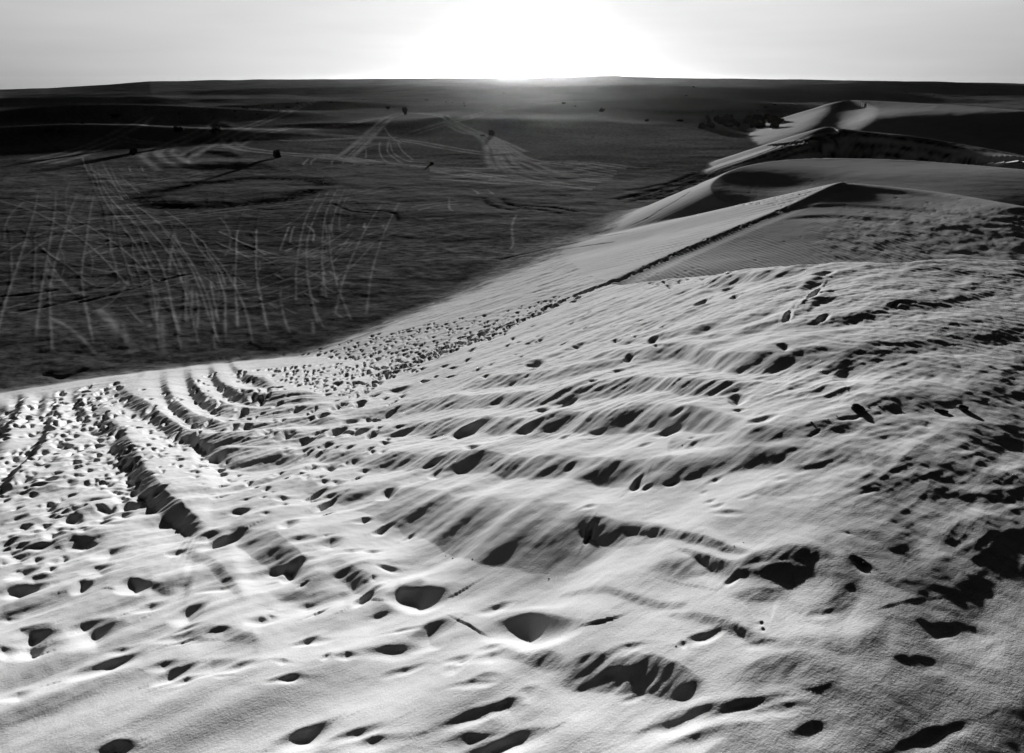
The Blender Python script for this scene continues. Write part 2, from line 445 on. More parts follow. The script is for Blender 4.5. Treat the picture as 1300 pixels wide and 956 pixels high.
def track(pts, width=.17, gauge=1.75, val=1.0, pair=True, depth=.03, rough=.5, Zfix=None):
    p = catmull(pts, 6)
    w = hit(p[:, 0], p[:, 1])[:, :2]
    tang = np.gradient(w, axis=0); tl = np.linalg.norm(tang, axis=1) + 1e-9
    nr = np.stack([tang[:, 1], -tang[:, 0]], 1) / tl[:, None]
    arc = np.cumsum(tl)
    w = w + nr * (.45 * perlin(arc * .03 + w[0, 0], arc * 0 + w[0, 1], 81) * np.minimum(1.0, arc[-1] / 12.))[:, None]
    for off in ((-gauge / 2, gauge / 2) if pair else (0,)):
        q = w + nr * off
        pad = width * 2.5
        for s in range(0, len(q) - 1, 6):
            seg = q[s:s + 7]
            i0, i1, j0, j1 = window(seg[:, 0].min(), seg[:, 0].max(), seg[:, 1].min(), seg[:, 1].max(), pad)
            if i1 - i0 < 1 or j1 - j0 < 1: continue
            X, Y = RX[i0:i1, j0:j1], RY[i0:i1, j0:j1]
            d, par = polydist(X, Y, seg)
            d = np.abs(d)
            pr = (s + par * 6) / len(q)
            # width at least one grid cell so that distant marks stay thin lines, fading instead of breaking
            tg_ = seg[-1] - seg[0]; tg_ = tg_ / (np.linalg.norm(tg_) + 1e-9)
            nn_ = np.abs((-tg_[1] * X + tg_[0] * Y) / R[i0:i1, None])
            dR = np.gradient(R)[i0:i1, None]
            cell = nn_ * dR + (1 - nn_) * R[i0:i1, None] * .0013
            we = np.maximum(width * .5, cell * .62)
            k = np.exp(-(d / we) ** 2) * np.minimum(1, width * .5 / (cell * .62) + .7)
            n = 1 - rough + rough * 1.6 * np.clip(.5 + perlin(X * 2.1, Y * 1.1, 8) + .8 * perlin(X * .35, Y * .35, 9), 0, 1.3)
            vv = val * k * n * sstep(0, .10, pr) * sstep(0, .10, 1 - pr)
            T = TR[i0:i1, j0:j1]
            TR[i0:i1, j0:j1] = np.where(np.abs(vv) > np.abs(T), vv, T) if val > 0 else np.minimum(T, vv)
            H[i0:i1, j0:j1] -= depth * k * (.8 if val < 0 else -.15)

# ------------------------------------------------------------------ wind-cut steps on the near dune
# each: crest line as (x, y, thickness of the face) in the 1300-wide picture, strength
SCARPS = [
 # brow ribs, right
 ([(885,362,5),(935,352,6),(980,347,5),(1033,341,4)],1.00),
 ([(1010,366,4),(1040,352,8),(1078,344,6),(1110,340,3)],0.98),
 ([(1020,398,5),(1040,378,8),(1060,362,8),(1090,350,5)],0.90),
 ([(1140,344,5),(1165,340,9),(1200,341,11),(1240,345,8),(1270,348,4)],1.10),
 ([(1215,366,5),(1240,356,10),(1268,350,12),(1310,347,14)],1.10),
 ([(1120,392,3),(1140,384,8),(1180,366,10),(1215,352,6)],0.80),
 ([(960,420,3),(1000,412,6),(1033,405,8),(1077,399,12),(1124,391,14),(1182,383,12),(1240,371,9),(1320,354,6)],0.92),
 ([(870,432,3),(930,420,5),(985,408,7),(1030,388,5),(1075,372,3)],0.90),
 ([(770,436,3),(830,428,6),(900,414,7),(960,400,6),(1010,380,4)],0.60),
 ([(700,462,4),(760,452,8),(812,446,10),(870,440,12),(921,452,15),(975,450,18),(1012,446,20),(1097,440,20),(1165,433,18),(1215,432,16),(1310,416,14)],0.85),
 ([(572,500,4),(606,487,9),(633,481,9),(684,477,10),(718,470,10),(768,460,8),(830,452,5)],0.80),
 ([(1030,492,10),(1042,470,14),(1060,456,18),(1100,452,20),(1140,450,10)],0.48),
 ([(410,522,3),(440,522,5),(498,520,10),(532,512,12),(565,509,12),(616,505,13),(667,504,14),(718,497,15),(768,490,14),(819,485,13),(870,490,13),(915,488,14),(961,484,12),(1000,478,8)],0.80),
 ([(1000,482,6),(1050,489,14),(1097,502,22),(1148,506,20),(1198,500,18),(1240,498,22),(1310,497,26)],0.86),
 ([(1208,440,3),(1230,462,10),(1260,470,14),(1310,470,18)],0.90),
 ([(455,548,3),(480,549,6),(548,538,14),(599,534,16),(667,536,18),(718,528,18),(768,529,20),(819,522,20),(870,524,22),(930,535,16),(960,545,8)],0.85),
 ([(845,560,5),(860,557,10),(930,551,14),(995,545,18),(1063,540,14),(1110,538,8)],0.90),
 ([(1060,548,4),(1110,546,8),(1160,538,20),(1190,541,32),(1220,540,44),(1265,533,44),(1320,530,40)],1.02),
 ([(340,585,3),(380,576,8),(430,573,16),(498,580,17),(565,583,18),(620,583,20),(667,587,22),(735,585,24),(802,588,26),(870,580,24),(928,569,22),(1022,570,22),(1070,572,20),(1104,580,12)],0.90),
 ([(1085,572,3),(1104,581,10),(1140,582,22),(1180,570,26),(1225,575,30),(1260,582,14)],1.02),
 ([(1090,596,3),(1125,600,14),(1160,590,34),(1200,594,30),(1240,592,28),(1310,597,34)],1.00),
 ([(940,622,4),(990,614,16),(1050,605,18),(1100,606,20),(1135,612,12)],0.64),
 ([(1110,622,6),(1140,621,26),(1175,630,44),(1232,651,60),(1270,657,76),(1320,661,86)],1.02),
 ([(1250,613,6),(1280,610,20),(1320,612,30)],1.02),
 ([(320,625,5),(370,612,14),(430,617,20),(481,619,36),(531,624,50),(599,636,68),(667,641,76),(718,650,66),(760,660,36),(790,664,20)],0.55),
 ([(722,668,6),(745,663,16),(775,662,26),(819,664,24),(860,672,10)],0.80),
 ([(780,668,3),(830,670,9),(880,682,10),(925,694,9),(960,702,4)],1.12),
 ([(840,690,4),(880,700,8),(905,708,14),(932,713,16),(960,703,14),(975,698,16),(1005,695,18),(1040,698,16),(1066,710,6)],1.23),
 ([(1056,684,3),(1080,700,8),(1100,716,10),(1130,724,14),(1165,731,22),(1200,742,30),(1250,762,40),(1320,785,50)],0.98),
 ([(1075,668,4),(1110,675,12),(1160,690,30),(1190,700,50),(1240,720,50),(1320,742,50)],0.94),
 ([(926,722,4),(945,722,10),(975,717,12),(1010,712,16),(1040,712,18),(1062,718,10)],0.70),
 ([(925,762,5),(938,749,12),(960,742,18),(985,742,14),(1000,746,8)],0.80),
 ([(995,744,3),(1012,758,14),(1030,764,24),(1050,757,34),(1068,744,40),(1088,734,34),(1106,728,12)],1.02),
 ([(925,770,4),(935,790,7),(950,800,10),(975,808,14),(1010,810,14),(1040,807,18),(1075,808,24),(1112,797,22),(1135,785,10)],0.94),
 ([(1118,778,8),(1150,762,30),(1185,756,40),(1230,770,40),(1280,780,24)],0.94),
 ([(1120,830,4),(1140,829,24),(1180,824,30),(1210,826,28),(1250,842,22),(1310,856,20)],0.98),
 ([(815,716,8),(860,712,22),(900,705,22),(930,722,12)],0.60),
 ([(700,742,4),(760,745,10),(840,765,9),(880,760,6)],0.70),
 ([(840,782,4),(880,778,10),(930,790,14),(960,810,10)],0.70),
 ([(690,858,6),(735,838,34),(790,832,44),(830,838,40),(870,852,34),(905,866,14)],1.27),
 ([(905,862,6),(960,838,30),(1010,826,44),(1050,838,50),(1090,860,40)],0.98),
 ([(600,820,3),(640,812,22),(690,824,26),(730,832,10)],0.80),
 ([(0,640,5),(40,622,8),(80,612,8),(115,600,5)],1.18),
 ([(0,625,5),(22,612,9),(50,596,8)],1.18),
 ([(60,668,4),(95,652,9),(130,640,9),(150,630,5)],1.12),
 ([(0,700,6),(50,686,8),(100,672,8)],1.12),
 ([(180,738,6),(215,742,12),(245,726,8)],0.70),
 ([(500,752,6),(520,738,10),(545,728,5)],1.12),
 # fan of steps at left, sweeping down and round to the right
 ([(292,452,5),(300,468,6),(318,480,7),(350,486,6)],1.35),
 ([(268,455,6),(276,480,8),(298,500,10),(330,506,10),(380,504,7),(420,500,4)],1.35),
 ([(240,456,9),(245,482,10),(256,500,12),(275,512,13),(300,518,12),(338,518,10),(389,515,8),(430,513,4)],1.35),
 ([(212,458,10),(214,492,10),(228,514,12),(250,529,13),(285,537,11),(330,535,9),(400,529,7),(440,526,4)],1.35),
 ([(182,466,10),(186,480,10)],1.22),
 ([(142,470,14),(160,498,15),(190,515,16),(212,531,15),(237,545,14),(265,552,11),(300,554,11),(340,552,12),(390,546,8),(430,541,4)],1.35),
 ([(240,556,6),(262,560,14),(290,566,20),(330,569,16),(389,568,10)],1.22),
 ([(126,482,16),(134,512,20),(150,538,22),(168,566,26),(184,592,26),(200,614,26),(222,634,24),(250,657,22),(272,668,14)],1.42),
 ([(100,486,10),(106,512,14),(118,540,14)],1.35),
 ([(78,492,9),(74,520,11),(66,548,12),(50,575,12),(28,600,12),(2,620,10)],1.49),
 ([(62,494,9),(60,515,10),(48,540,10)],1.35),
 ([(36,498,12),(30,520,12),(14,548,12),(-12,570,10)],1.49),
 ([(10,502,14),(8,530,14),(-6,560,14)],1.35),
 ([(282,668,4),(310,674,26),(345,680,40),(375,700,40),(400,715,30),(440,706,20),(470,700,8)],.7),
 ([(225,700,6),(262,705,12),(290,728,14),(315,760,8)],.6),
 ([(400,712,8),(440,716,24),(470,730,30),(500,742,16)],.7),
 ([(0,704,8),(40,690,10),(90,680,12),(140,668,8)],.8),
 ([(0,665,6),(60,655,8),(110,648,8)],.6),
 ([(340,752,6),(400,750,14),(450,742,8)],.7),
 ([(230,810,6),(275,797,20),(310,806,16),(335,812,6)],.8),
]
for pts, st in SCARPS:
    scarp(pts, st)
# crest lines on the dunes behind the brow
for pts, st, bk in (([(985,279,2),(1030,273,3),(1080,274,4),(1150,279,4),(1230,290,4),(1305,303,4)],1.5,1.5),
                ([(1000,263,2),(1050,259,3),(1110,261,3),(1200,268,4),(1300,283,4)],1.5,1.5),
                ([(1040,250,2),(1068,240,3),(1110,240,3),(1160,245,2)],1.5,1.5),
                ([(990,268,2),(1030,255,3),(1058,240,2)],1.2,1.2)):
    scarp(pts, st * 1.2, bk)
for pts, st in (([(500,176,3),(545,157,5),(590,141,8),(640,134,9),(700,131,8),(770,128,4)],.6),
                ([(773,143,3),(790,134,7),(815,127,9),(845,123,9),(900,123,8),(950,127,4)],1.3),
                ([(935,121,2),(1000,127,4),(1050,132,3)],1.3),
                ([(170,157,3),(215,149,7),(262,152,7),(300,160,3)],1.5),
                ([(235,199,2),(262,191,6),(310,196,4)],1.3)):
    scarp(pts, st, 2.0)

# ------------------------------------------------------------------ footprints and scoops
def Z(ox, oy, s, L):
    return [(ox + a[0] / s, oy + a[1] / s, a[2] / s, a[3] / s, a[4] / s, (a[5] if len(a) > 5 else 1.0), .25) for a in L]
PITS = [(1008, 752, 104, 8, 50, .42, .2), (40, 818, 44, -12, 14, .9, .2), (22, 752, 26, -6, 9, .9, .2), (118, 806, 46, -16, 13, 1., .2), (1215, 800, 60, 8, 16, .8, .2), (1180, 842, 60, 6, 10, .7, .2), (1240, 640, 60, 8, 14, .7, .2), (500, 828, 60, -10, 10, .5, .2)]
PITS += Z(0, 600, 5.909, [(710,80,75,-25,18),(300,100,95,-15,15),(240,165,60,-10,15),(700,205,140,-35,20),(770,260,75,0,20),(770,315,65,-25,14),(740,360,110,-25,28),(470,310,70,-15,16),(530,345,90,-25,28),(670,530,65,-15,16),(130,265,50,-20,15),(120,740,60,-15,10),(380,725,60,-20,25),(720,720,130,-25,30),(810,590,170,-60,48,.6),(1000,850,130,-30,60),(610,860,100,-40,35),(200,870,160,-30,45,.8),(560,20,60,-10,18),(990,130,60,-25,20),(1070,165,90,-30,15),(1200,150,70,-25,12),(850,118,50,-5,10),(880,10,40,-8,8),(920,50,50,-10,10),(950,75,45,-8,10),(30,210,50,-12,15),(380,280,60,-12,12),(150,430,100,-20,20,.8),(420,440,120,-25,22,.8),(300,560,140,-30,24,.8),(120,640,120,-25,20,.8),(420,650,90,-20,18,.8),(60,500,70,-15,18,.8)])
PITS += Z(200, 580, 5.909, [(320,45,55,-20,14),(450,42,50,-10,14),(470,80,50,-20,12),(290,115,50,-12,10),(290,152,45,-8,13),(345,212,35,-8,7),(470,205,75,-30,10),(400,277,45,-8,10),(470,300,80,-25,8),(920,108,50,-5,15),(850,197,50,-20,7),(820,247,40,-10,14),(865,275,45,-8,7),(660,320,75,-12,10),(800,315,45,-3,10),(935,322,70,-5,18),(955,370,40,-10,14),(620,415,90,-10,24),(820,460,55,-3,12,.7),(480,635,180,-70,32),(1000,850,100,-60,50),(1170,290,90,-40,14),(1250,360,70,-35,16),(1260,425,50,-18,12),(1130,85,60,-12,18,.8),(1290,70,50,-5,20,.8),(40,265,60,-25,12),(1265,610,40,-12,5),(1260,665,50,-4,5)])
PITS += Z(0, 710, 5.909, [(820,790,330,-110,62,.95),(190,560,190,-60,50),(620,520,240,-80,62,.9),(1130,350,150,-45,28),(60,440,80,-10,20,.5),(250,690,80,-20,14)])
PITS += Z(200, 710, 5.909, [(230,400,165,-80,48),(500,560,140,-20,35,.5),(190,630,140,-35,12),(850,430,50,0,14),(1120,620,110,-45,28),(850,375,55,0,10,.5),(940,800,100,10,25,.5),(1095,195,60,-22,9),(1210,390,100,-50,14),(1270,760,50,-25,20),(120,880,180,-70,45),(1110,330,120,-15,28,.5),(500,910,100,-5,18,.6)])
PITS += Z(400, 540, 5.909, [(170,45,90,-25,18),(340,60,90,-30,20),(430,85,60,-35,16),(640,65,130,-40,18),(1130,45,150,-55,28),(880,75,90,-25,7),(1180,215,75,-8,30,1.1),(110,300,70,-8,22,.6),(890,320,90,-35,16),(905,390,60,-30,28,.8),(545,530,100,-35,40,1.1),(500,755,75,-35,22),(90,170,60,-20,12),(160,95,40,-10,10),(100,570,110,-50,14),(100,650,60,-20,10),(360,705,90,-25,18),(110,835,60,-8,5),(110,903,60,-2,6),(430,925,80,-15,22),(700,790,60,-30,18,.6),(630,30,60,-15,8)])
PITS += Z(200, 440, 5.909, [(620,500,60,-30,16),(545,560,70,-8,14),(735,545,60,-15,12),(375,585,45,-30,12),(780,425,35,-14,16),(725,408,40,-12,14),(830,350,50,-20,18),(900,330,45,-14,12),(570,610,50,-20,16),(660,605,60,-25,18),(810,655,80,-35,18),(960,670,90,-35,18),(1100,695,110,-25,14),(1240,520,50,-12,14),(440,795,80,-20,14),(310,875,50,-18,14),(450,868,55,-10,14),(465,905,55,-20,12),(310,790,45,-8,12),(180,742,45,-12,12),(350,740,45,-15,14),(80,715,60,-8,12),(60,808,35,-5,7),(75,360,22,-8,8),(275,315,20,-6,6),(130,650,50,-30,12),(260,590,35,-10,10),(1120,800,60,-30,10),(1210,805,60,-28,8),(1270,750,60,-20,12),(1240,640,50,-20,14),(170,410,30,-12,8),(130,410,30,-12,8),(300,710,40,-18,9),(390,410,30,-14,7),(470,450,30,-22,7),(510,335,45,-18,6),(370,350,30,-10,6)])
PITS += Z(380, 400, 5.909, [(300,683,70,-30,16),(450,680,50,-25,18),(180,755,55,-10,14),(385,790,75,-20,16),(570,775,48,-3,14),(690,735,70,-28,9),(290,880,90,-30,24),(450,890,100,-35,22),(770,620,40,-6,12),(490,575,35,-12,16),(740,570,100,-25,20,.5),(570,600,60,-20,12),(700,680,40,-25,8),(920,405,45,-12,8),(650,440,30,-8,7),(880,330,60,-10,10),(940,500,45,-6,9),(1160,395,45,-12,8),(1140,465,60,-12,8),(1020,465,30,-8,8),(210,600,40,-10,9),(730,430,40,-10,8),(660,200,40,-4,7),(560,183,30,-3,7),(820,125,40,-5,5)])
PITS += Z(0, 470, 5.909, [(40,680,30,-8,10),(90,700,50,-5,8),(960,610,65,-25,16),(890,485,80,-35,25,.7),(1130,675,45,-12,9),(1240,630,35,-8,7),(985,710,80,-40,16),(760,440,90,-30,12),(1140,300,50,-20,12),(830,690,70,-30,14),(870,740,50,-12,10),(900,330,30,-3,8),(620,627,40,-6,12),(225,478,40,-8,5),(1150,345,50,-18,10),(1220,390,50,-18,9),(700,450,60,-22,10),(740,550,50,-15,10),(800,590,50,-15,9),(430,560,50,-20,12),(560,580,60,-8,10)])
PITS += Z(430, 360, 2.955, [(1120,740,35,-28,16),(740,307,45,-6,14,.7),(1090,280,20,-10,10),(1040,335,40,-15,8),(765,480,30,-10,10),(470,555,65,-25,12),(700,560,70,-25,14),(950,560,70,-20,10,.8),(1230,550,70,-20,14,.9),(860,450,50,-25,8),(955,383,22,-3,5),(80,455,25,-8,10),(1180,215,25,-10,8),(1190,245,25,0,5),(900,235,30,-10,8,.7),(1040,218,25,-4,8,.7),(600,450,36,-12,10,.5)])
PITS += Z(430, 600, 2.955, [(710,565,185,6,74,1.7),(300,458,125,-24,50,1.4),(350,600,90,-48,40,1.0),(100,465,60,-40,16),(940,225,20,-34,12,.8),(180,350,55,-3,12),(130,395,20,-8,8),(30,700,50,-8,14),(570,690,90,-30,30,.4),(1290,655,20,-8,14)])
PITS += Z(860, 320, 2.955, [(550,82,45,-5,10),(195,125,35,-10,7),(90,190,30,-15,9),(215,173,20,-8,6),(415,240,16,-20,12),(515,155,30,-30,10),(545,250,35,-15,10),(400,370,35,5,10),(760,352,55,0,13,.6),(225,550,40,-5,22),(60,455,45,-15,14,.5),(640,450,125,10,36,.45),(330,640,80,-25,16),(230,600,30,-10,8),(55,690,25,-5,6),(650,630,55,-15,9,.8),(940,650,40,10,13),(810,200,30,-8,8)])
PITS += Z(860, 600, 2.955, [(205,395,30,-22,14),(685,345,60,22,20,1.1),(100,615,85,-35,22),(640,232,50,10,6),(315,560,14,0,8,1.2),(320,590,14,0,8,1.2)])
prng = random.Random(5)
def inpoly(x, y, P):
    c = False
    for i in range(len(P)):
        (x1, y1), (x2, y2) = P[i], P[i - 1]
        if (y1 > y) != (y2 > y) and x < x1 + (y - y1) * (x2 - x1) / (y2 - y1): c = not c
    return c
def scatter(P, n, l0, l1, h0, h1, tilt=-.28, dep=1.0):
    xs = [p[0] for p in P]; ys = [p[1] for p in P]; k = 0
    while k < n:
        x = prng.uniform(min(xs), max(xs)); y = prng.uniform(min(ys), max(ys))
        if not inpoly(x, y, P): continue
        if math.hypot((x - 670) / 75, (y - 790) / 32) < 1 or math.hypot((x - 530) / 50, (y - 752) / 24) < 1: continue
        k += 1
        s = .7 + .6 * max(0, (y - 400) / 250)
        l = prng.uniform(l0, l1) * s
        PITS.append((x, y, l, l * (tilt + prng.uniform(-.15, .15)), prng.uniform(h0, h1) * s, dep * prng.uniform(.6, 1.15), .3))
scatter([(330,452),(400,444),(480,424),(560,408),(640,395),(720,372),(640,425),(560,452),(500,478),(455,505),(400,500),(345,480)], 720, 2, 5.5, .9, 1.9)
scatter([(100,485),(130,478),(150,540),(185,600),(160,640),(90,600),(60,560),(70,500)], 190, 4, 9, 1.0, 2.2)
scatter([(0,505),(70,490),(90,560),(20,640),(0,640)], 120, 4, 9, 1.0, 2.0)
scatter([(0,600),(60,570),(180,620),(120,700),(0,720)], 60, 6, 14, 1.4, 3.0)
scatter([(130,480),(200,500),(270,560),(330,620),(250,600),(190,610)], 90, 3, 8, 1.0, 2.0)
scatter([(230,460),(320,450),(350,500),(420,520),(330,545),(250,520)], 60, 3, 7, 1.0, 2.0)
scatter([(340,500),(480,480),(520,500),(480,600),(400,640),(340,600)], 60, 4, 10, 1.0, 2.6, dep=.9)
scatter([(500,440),(700,395),(860,395),(800,470),(560,500)], 34, 4, 11, 1.0, 2.6, tilt=-.42, dep=.8)
scatter([(800,352),(880,338),(960,340),(900,362),(820,368)], 70, 3, 8, .7, 1.6, tilt=-.05)
scatter([(1070,236),(1200,248),(1300,268),(1300,330),(1180,330),(1080,300),(1060,260)], 170, 3, 8, .8, 1.6, tilt=.05, dep=1.2)
scatter([(900,300),(1060,285),(1180,330),(960,335)], 14, 4, 7, 1.0, 1.8, tilt=-.05)
scatter([(900,240),(1000,235),(1050,225),(1010,262),(930,262)], 150, 3, 7, .5, .9, tilt=.05, dep=.7)
scatter([(840,890),(1300,890),(1300,956),(840,956)], 7, 15, 35, 4, 9, dep=.8)
scatter([(0,890),(840,890),(840,956),(0,956)], 12, 14, 32, 4, 8, dep=.8)
scatter([(0,640),(330,640),(520,700),(860,800),(860,885),(0,885)], 46, 8, 20, 2., 5., dep=.75)
scatter([(860,600),(1150,560),(1300,600),(1300,880),(860,880)], 12, 8, 18, 2., 4.5, tilt=-.15, dep=.6)
scatter([(520,560),(900,520),(1100,560),(900,680),(560,640)], 16, 6, 14, 1.5, 3.5, tilt=-.4, dep=.7)
# the footpath trodden along the crest
path = catmull([(470,484),(500,470),(560,447),(620,424),(700,389),(760,364),(800,349),(850,325),(900,303),(950,284),(1000,264)], 30)
for i in range(0, len(path), 2):
    x, y = path[i]
    for _ in range(2 if x < 860 else 1):
        j = 5 if x < 640 else 1.6
        PITS.append((x + prng.gauss(0, 2), y + prng.gauss(0, j * .8) + 1, prng.uniform(2.5, 6) * (1 if x < 800 else .7), -1.2, prng.uniform(.8, 1.6), 1.3, .4))
dig(PITS)

# ------------------------------------------------------------------ wheel tracks on the plain
prng = random.Random(11)
def T(ox, oy, s, L, **k):
    for l in L:
        if oy == 320 and l[0][1] <= 45:          # marks that come down from farther out
            (x0, y0), (x1, y1) = l[0], l[1]
            m = (x1 - x0) / max(y1 - y0, 30)
            wv = prng.uniform(-45, 45)
            l = [(x0 - m * 110 - 12 + wv, y0 - prng.uniform(120, 230)), (x0 - m * 70 - wv * .2, y0 - 90)] + l
        track([(ox + a / s, oy + b / s) for a, b in l], **k)
S1 = dict(pair=False)
T(200, 190, 5.417, [[(540,755),(545,640),(570,520),(600,410),(640,350),(635,290),(560,225)],[(688,755),(685,600),(695,480),(715,390),(735,330),(720,270),(650,220)],
  [(220,200),(300,250),(350,310),(350,480)],[(300,205),(400,255),(450,310),(455,480)],[(390,630),(540,700),(640,750)],[(350,520),(500,600),(640,660),(750,720)],
  [(700,470),(900,400),(1100,300),(1300,230)],[(740,490),(900,500),(1060,380),(1200,290)],[(830,700),(870,600),(900,530),(950,480)],[(910,650),(930,540),(1000,450)],[(1070,640),(1070,560),(990,500)],
  [(920,750),(1150,650),(1300,560)],[(1050,750),(1200,690),(1300,640)],[(870,700),(1000,650)],[(380,250),(450,340),(380,380)],[(470,220),(460,320)],[(500,120),(490,180),(470,230)],[(590,140),(590,190)],[(40,320),(80,370)],[(130,350),(220,270)]], val=1.0, **S1)
T(200, 190, 5.417, [[(1180,330),(1190,600)],[(1160,420),(1200,600)],[(1220,420),(1190,560)],[(1140,450),(1170,620)],[(720,400),(850,415),(1100,440)]], val=.7, **S1)
T(380, 130, 4.643, [[(610,55),(500,90),(420,170),(340,250),(230,320),(190,360),(190,430),(225,520),(290,630),(300,700),(280,745)],[(620,60),(480,130),(400,210),(280,320),(255,380),(275,460),(330,540),(385,630),(480,690),(490,745)],
  [(480,240),(380,270),(330,300),(320,370),(270,450),(120,560),(0,640)],[(390,260),(380,360),(330,450),(200,530),(0,650)],[(200,420),(110,420),(30,400),(15,370),(50,330)],[(80,390),(75,350),(100,330)],
  [(480,220),(470,290),(500,340),(540,355)],[(530,210),(520,290),(570,340),(600,360)],[(530,230),(560,300),(640,345),(740,355)],[(580,230),(610,290),(670,340)],[(490,140),(540,200),(600,240)],
  [(500,660),(700,610),(880,590),(1000,575),(1060,540),(1020,510)],[(580,670),(800,610),(960,600),(1070,590),(1140,550),(1100,510)],[(890,560),(890,620),(910,640)],[(970,600),(990,630)],[(390,680),(385,740)]], val=1.0, width=.24, **S1)
T(380, 130, 4.643, [[(0,300),(230,320),(480,360),(700,385),(940,410),(1300,460)],[(0,305),(250,335),(500,370),(800,400),(1300,475)],[(200,430),(500,440),(900,450),(1290,480)],
  [(540,215),(700,235),(860,265),(1100,300),(1300,310)],[(0,180),(300,200),(540,210)],[(620,60),(760,70),(870,95),(1000,160),(1080,200),(1150,250)],[(640,190),(760,150),(880,110),(1000,80),(1130,50),(1300,30)],
  [(870,100),(980,170),(1100,200),(1200,260),(1300,330)],[(1100,200),(1140,260),(1150,330),(1190,390)],[(1110,210),(1180,270),(1220,350),(1280,410)],[(1120,210),(1170,230),(1300,290)],[(0,165),(200,140),(430,100),(600,85)],[(615,60),(520,95),(420,180),(330,270),(240,340)]], val=1.0, width=1.1, gauge=2.4)
T(600, 150, 4.333, [[(0,60),(90,110),(200,200),(340,260),(500,340)],[(80,120),(110,200),(170,290)],[(130,140),(180,230),(260,300)],[(180,180),(300,230),(500,250),(800,300)],[(200,200),(400,250),(700,280)],
  [(0,340),(250,345),(480,370),(760,395)],[(0,330),(300,350),(600,380),(900,400)],[(300,290),(560,300),(760,320)],[(350,250),(550,240),(750,270),(1000,280)],[(400,300),(700,350),(1000,370)],[(480,240),(700,250),(1000,300)],[(200,300),(500,370),(800,400)],[(550,270),(900,330),(1150,340)],[(100,240),(300,300),(620,330),(900,350)],[(650,420),(850,410),(1100,370)]], val=.85, width=.9, gauge=1.9)
T(600, 150, 4.333, [[(262,430),(265,500),(230,590),(230,690),(215,720)]], val=.9, width=.22, **S1)
T(600, 150, 4.333, [[(800,455),(850,450),(1000,420),(1150,360),(1300,322)],[(830,445),(1000,432),(1150,372),(1300,340)],[(900,405),(1050,375),(1150,350),(1300,290)],[(870,440),(1050,400),(1300,310)],[(270,490),(420,500),(520,520)],[(110,440),(160,480),(270,500)]], val=-1.0, width=.9, gauge=1.9)
T(600, 150, 4.333, [[(150,780),(270,750),(500,700),(700,655),(850,630)],[(300,765),(400,740),(600,705),(780,680)],[(870,590),(960,550),(1030,505),(1110,460),(1200,400)]], val=-.9, width=.28, **S1)
T(0, 190, 5.417, [[(560,0),(600,140),(640,270),(700,370),(730,500),(750,740)],[(600,120),(720,200),(880,310)],[(640,190),(760,260),(900,330),(1000,420)],[(660,160),(800,230),(960,290)],[(880,110),(920,190),(1000,310)],[(960,110),(1010,190),(1080,275)],
  [(650,320),(700,400),(720,560)],[(760,480),(800,620)],[(700,330),(800,370),(850,480)],[(620,290),(540,400),(430,390)],[(350,640),(480,580),(640,470)],[(560,730),(720,650),(850,590)],[(600,750),(760,690),(1000,600)],[(260,640),(340,720),(400,758)],[(440,440),(470,500),(440,560)],[(720,280),(900,300)],[(740,300),(860,320),(1000,350)],[(480,370),(560,400),(700,430)]], val=.85, **S1)
T(0, 320, 5.3125, [[(250,80),(350,170),(500,290),(620,370),(720,470),(800,550),(860,640),(880,690)]], val=.8, width=.5, **S1)
T(0, 320, 5.3125, [[(330,20),(470,110),(600,220),(700,240)],[(240,0),(240,260)],[(60,0),(70,200),(20,360)],[(730,0),(760,100),(780,210)],[(820,0),(860,120),(890,220)],[(890,0),(930,130),(970,240)],[(980,0),(1040,100)],[(1160,0),(1140,160)],[(1190,30),(1230,130)],
  [(380,200),(520,140),(640,160),(870,100),(1080,30)],[(540,240),(700,160),(900,90)],[(560,330),(720,240),(900,150)],[(1020,380),(1050,490)],[(850,370),(960,480)],[(1250,250),(1250,460)]], val=.36, **S1)
T(0, 320, 5.3125, [[(330,440),(420,490),(520,570),(620,690)],[(1100,270),(1150,390),(1200,550)],[(1090,430),(1100,680)],[(820,480),(840,620)],[(1010,250),(1060,420),(1110,560)]], val=.45, width=.28, **S1)
T(200, 320, 5.417, [[(320,20),(400,110),(450,230),(480,320),(490,450),(500,590)],[(350,20),(430,140),(460,230)],[(540,0),(530,200),(545,400),(550,520)],[(690,0),(700,180),(730,330),(760,470),(775,540)],[(310,60),(350,150),(370,300),(400,480)],[(270,250),(290,400),(285,520)]], val=.8, width=.17, **S1)
T(200, 320, 5.417, [[(95,0),(85,160)],[(240,230),(235,380)],[(190,300),(195,480)],[(90,390),(140,560)],[(160,0),(230,100)],[(920,45),(1050,0)],[(830,80),(1000,40),(1190,10)],[(850,130),(1170,15)],[(1000,280),(1100,345)],[(1200,410),(1270,455)],[(800,150),(860,185)],
  [(1120,210),(1200,270),(1300,270)],[(1130,200),(1140,300)],[(1060,480),(1070,560)],[(760,350),(820,390)],[(550,215),(690,185)],[(0,85),(150,50)],[(1120,80),(1140,160)],[(1180,130),(1240,190)]], val=.6, width=.22, **S1)
T(0, 0, 1, [[(40,204),(75,197),(110,187),(140,175),(165,163),(192,148)],[(45,210),(90,200),(125,187),(150,178)],[(228,203),(260,186),(300,166),(330,156),(370,140),(405,126)],[(288,148),(240,175),(195,192),(205,209),(250,229)],[(270,161),(214,187),(217,202),(271,229)],
  [(288,172),(300,187),(360,195),(430,200)],[(140,172),(175,180),(240,184),(300,188)],[(430,200),(520,212),(640,216)],[(300,172),(380,178),(470,174)],[(290,188),(330,170),(380,160)]], val=.9, width=1.3, gauge=2.6)
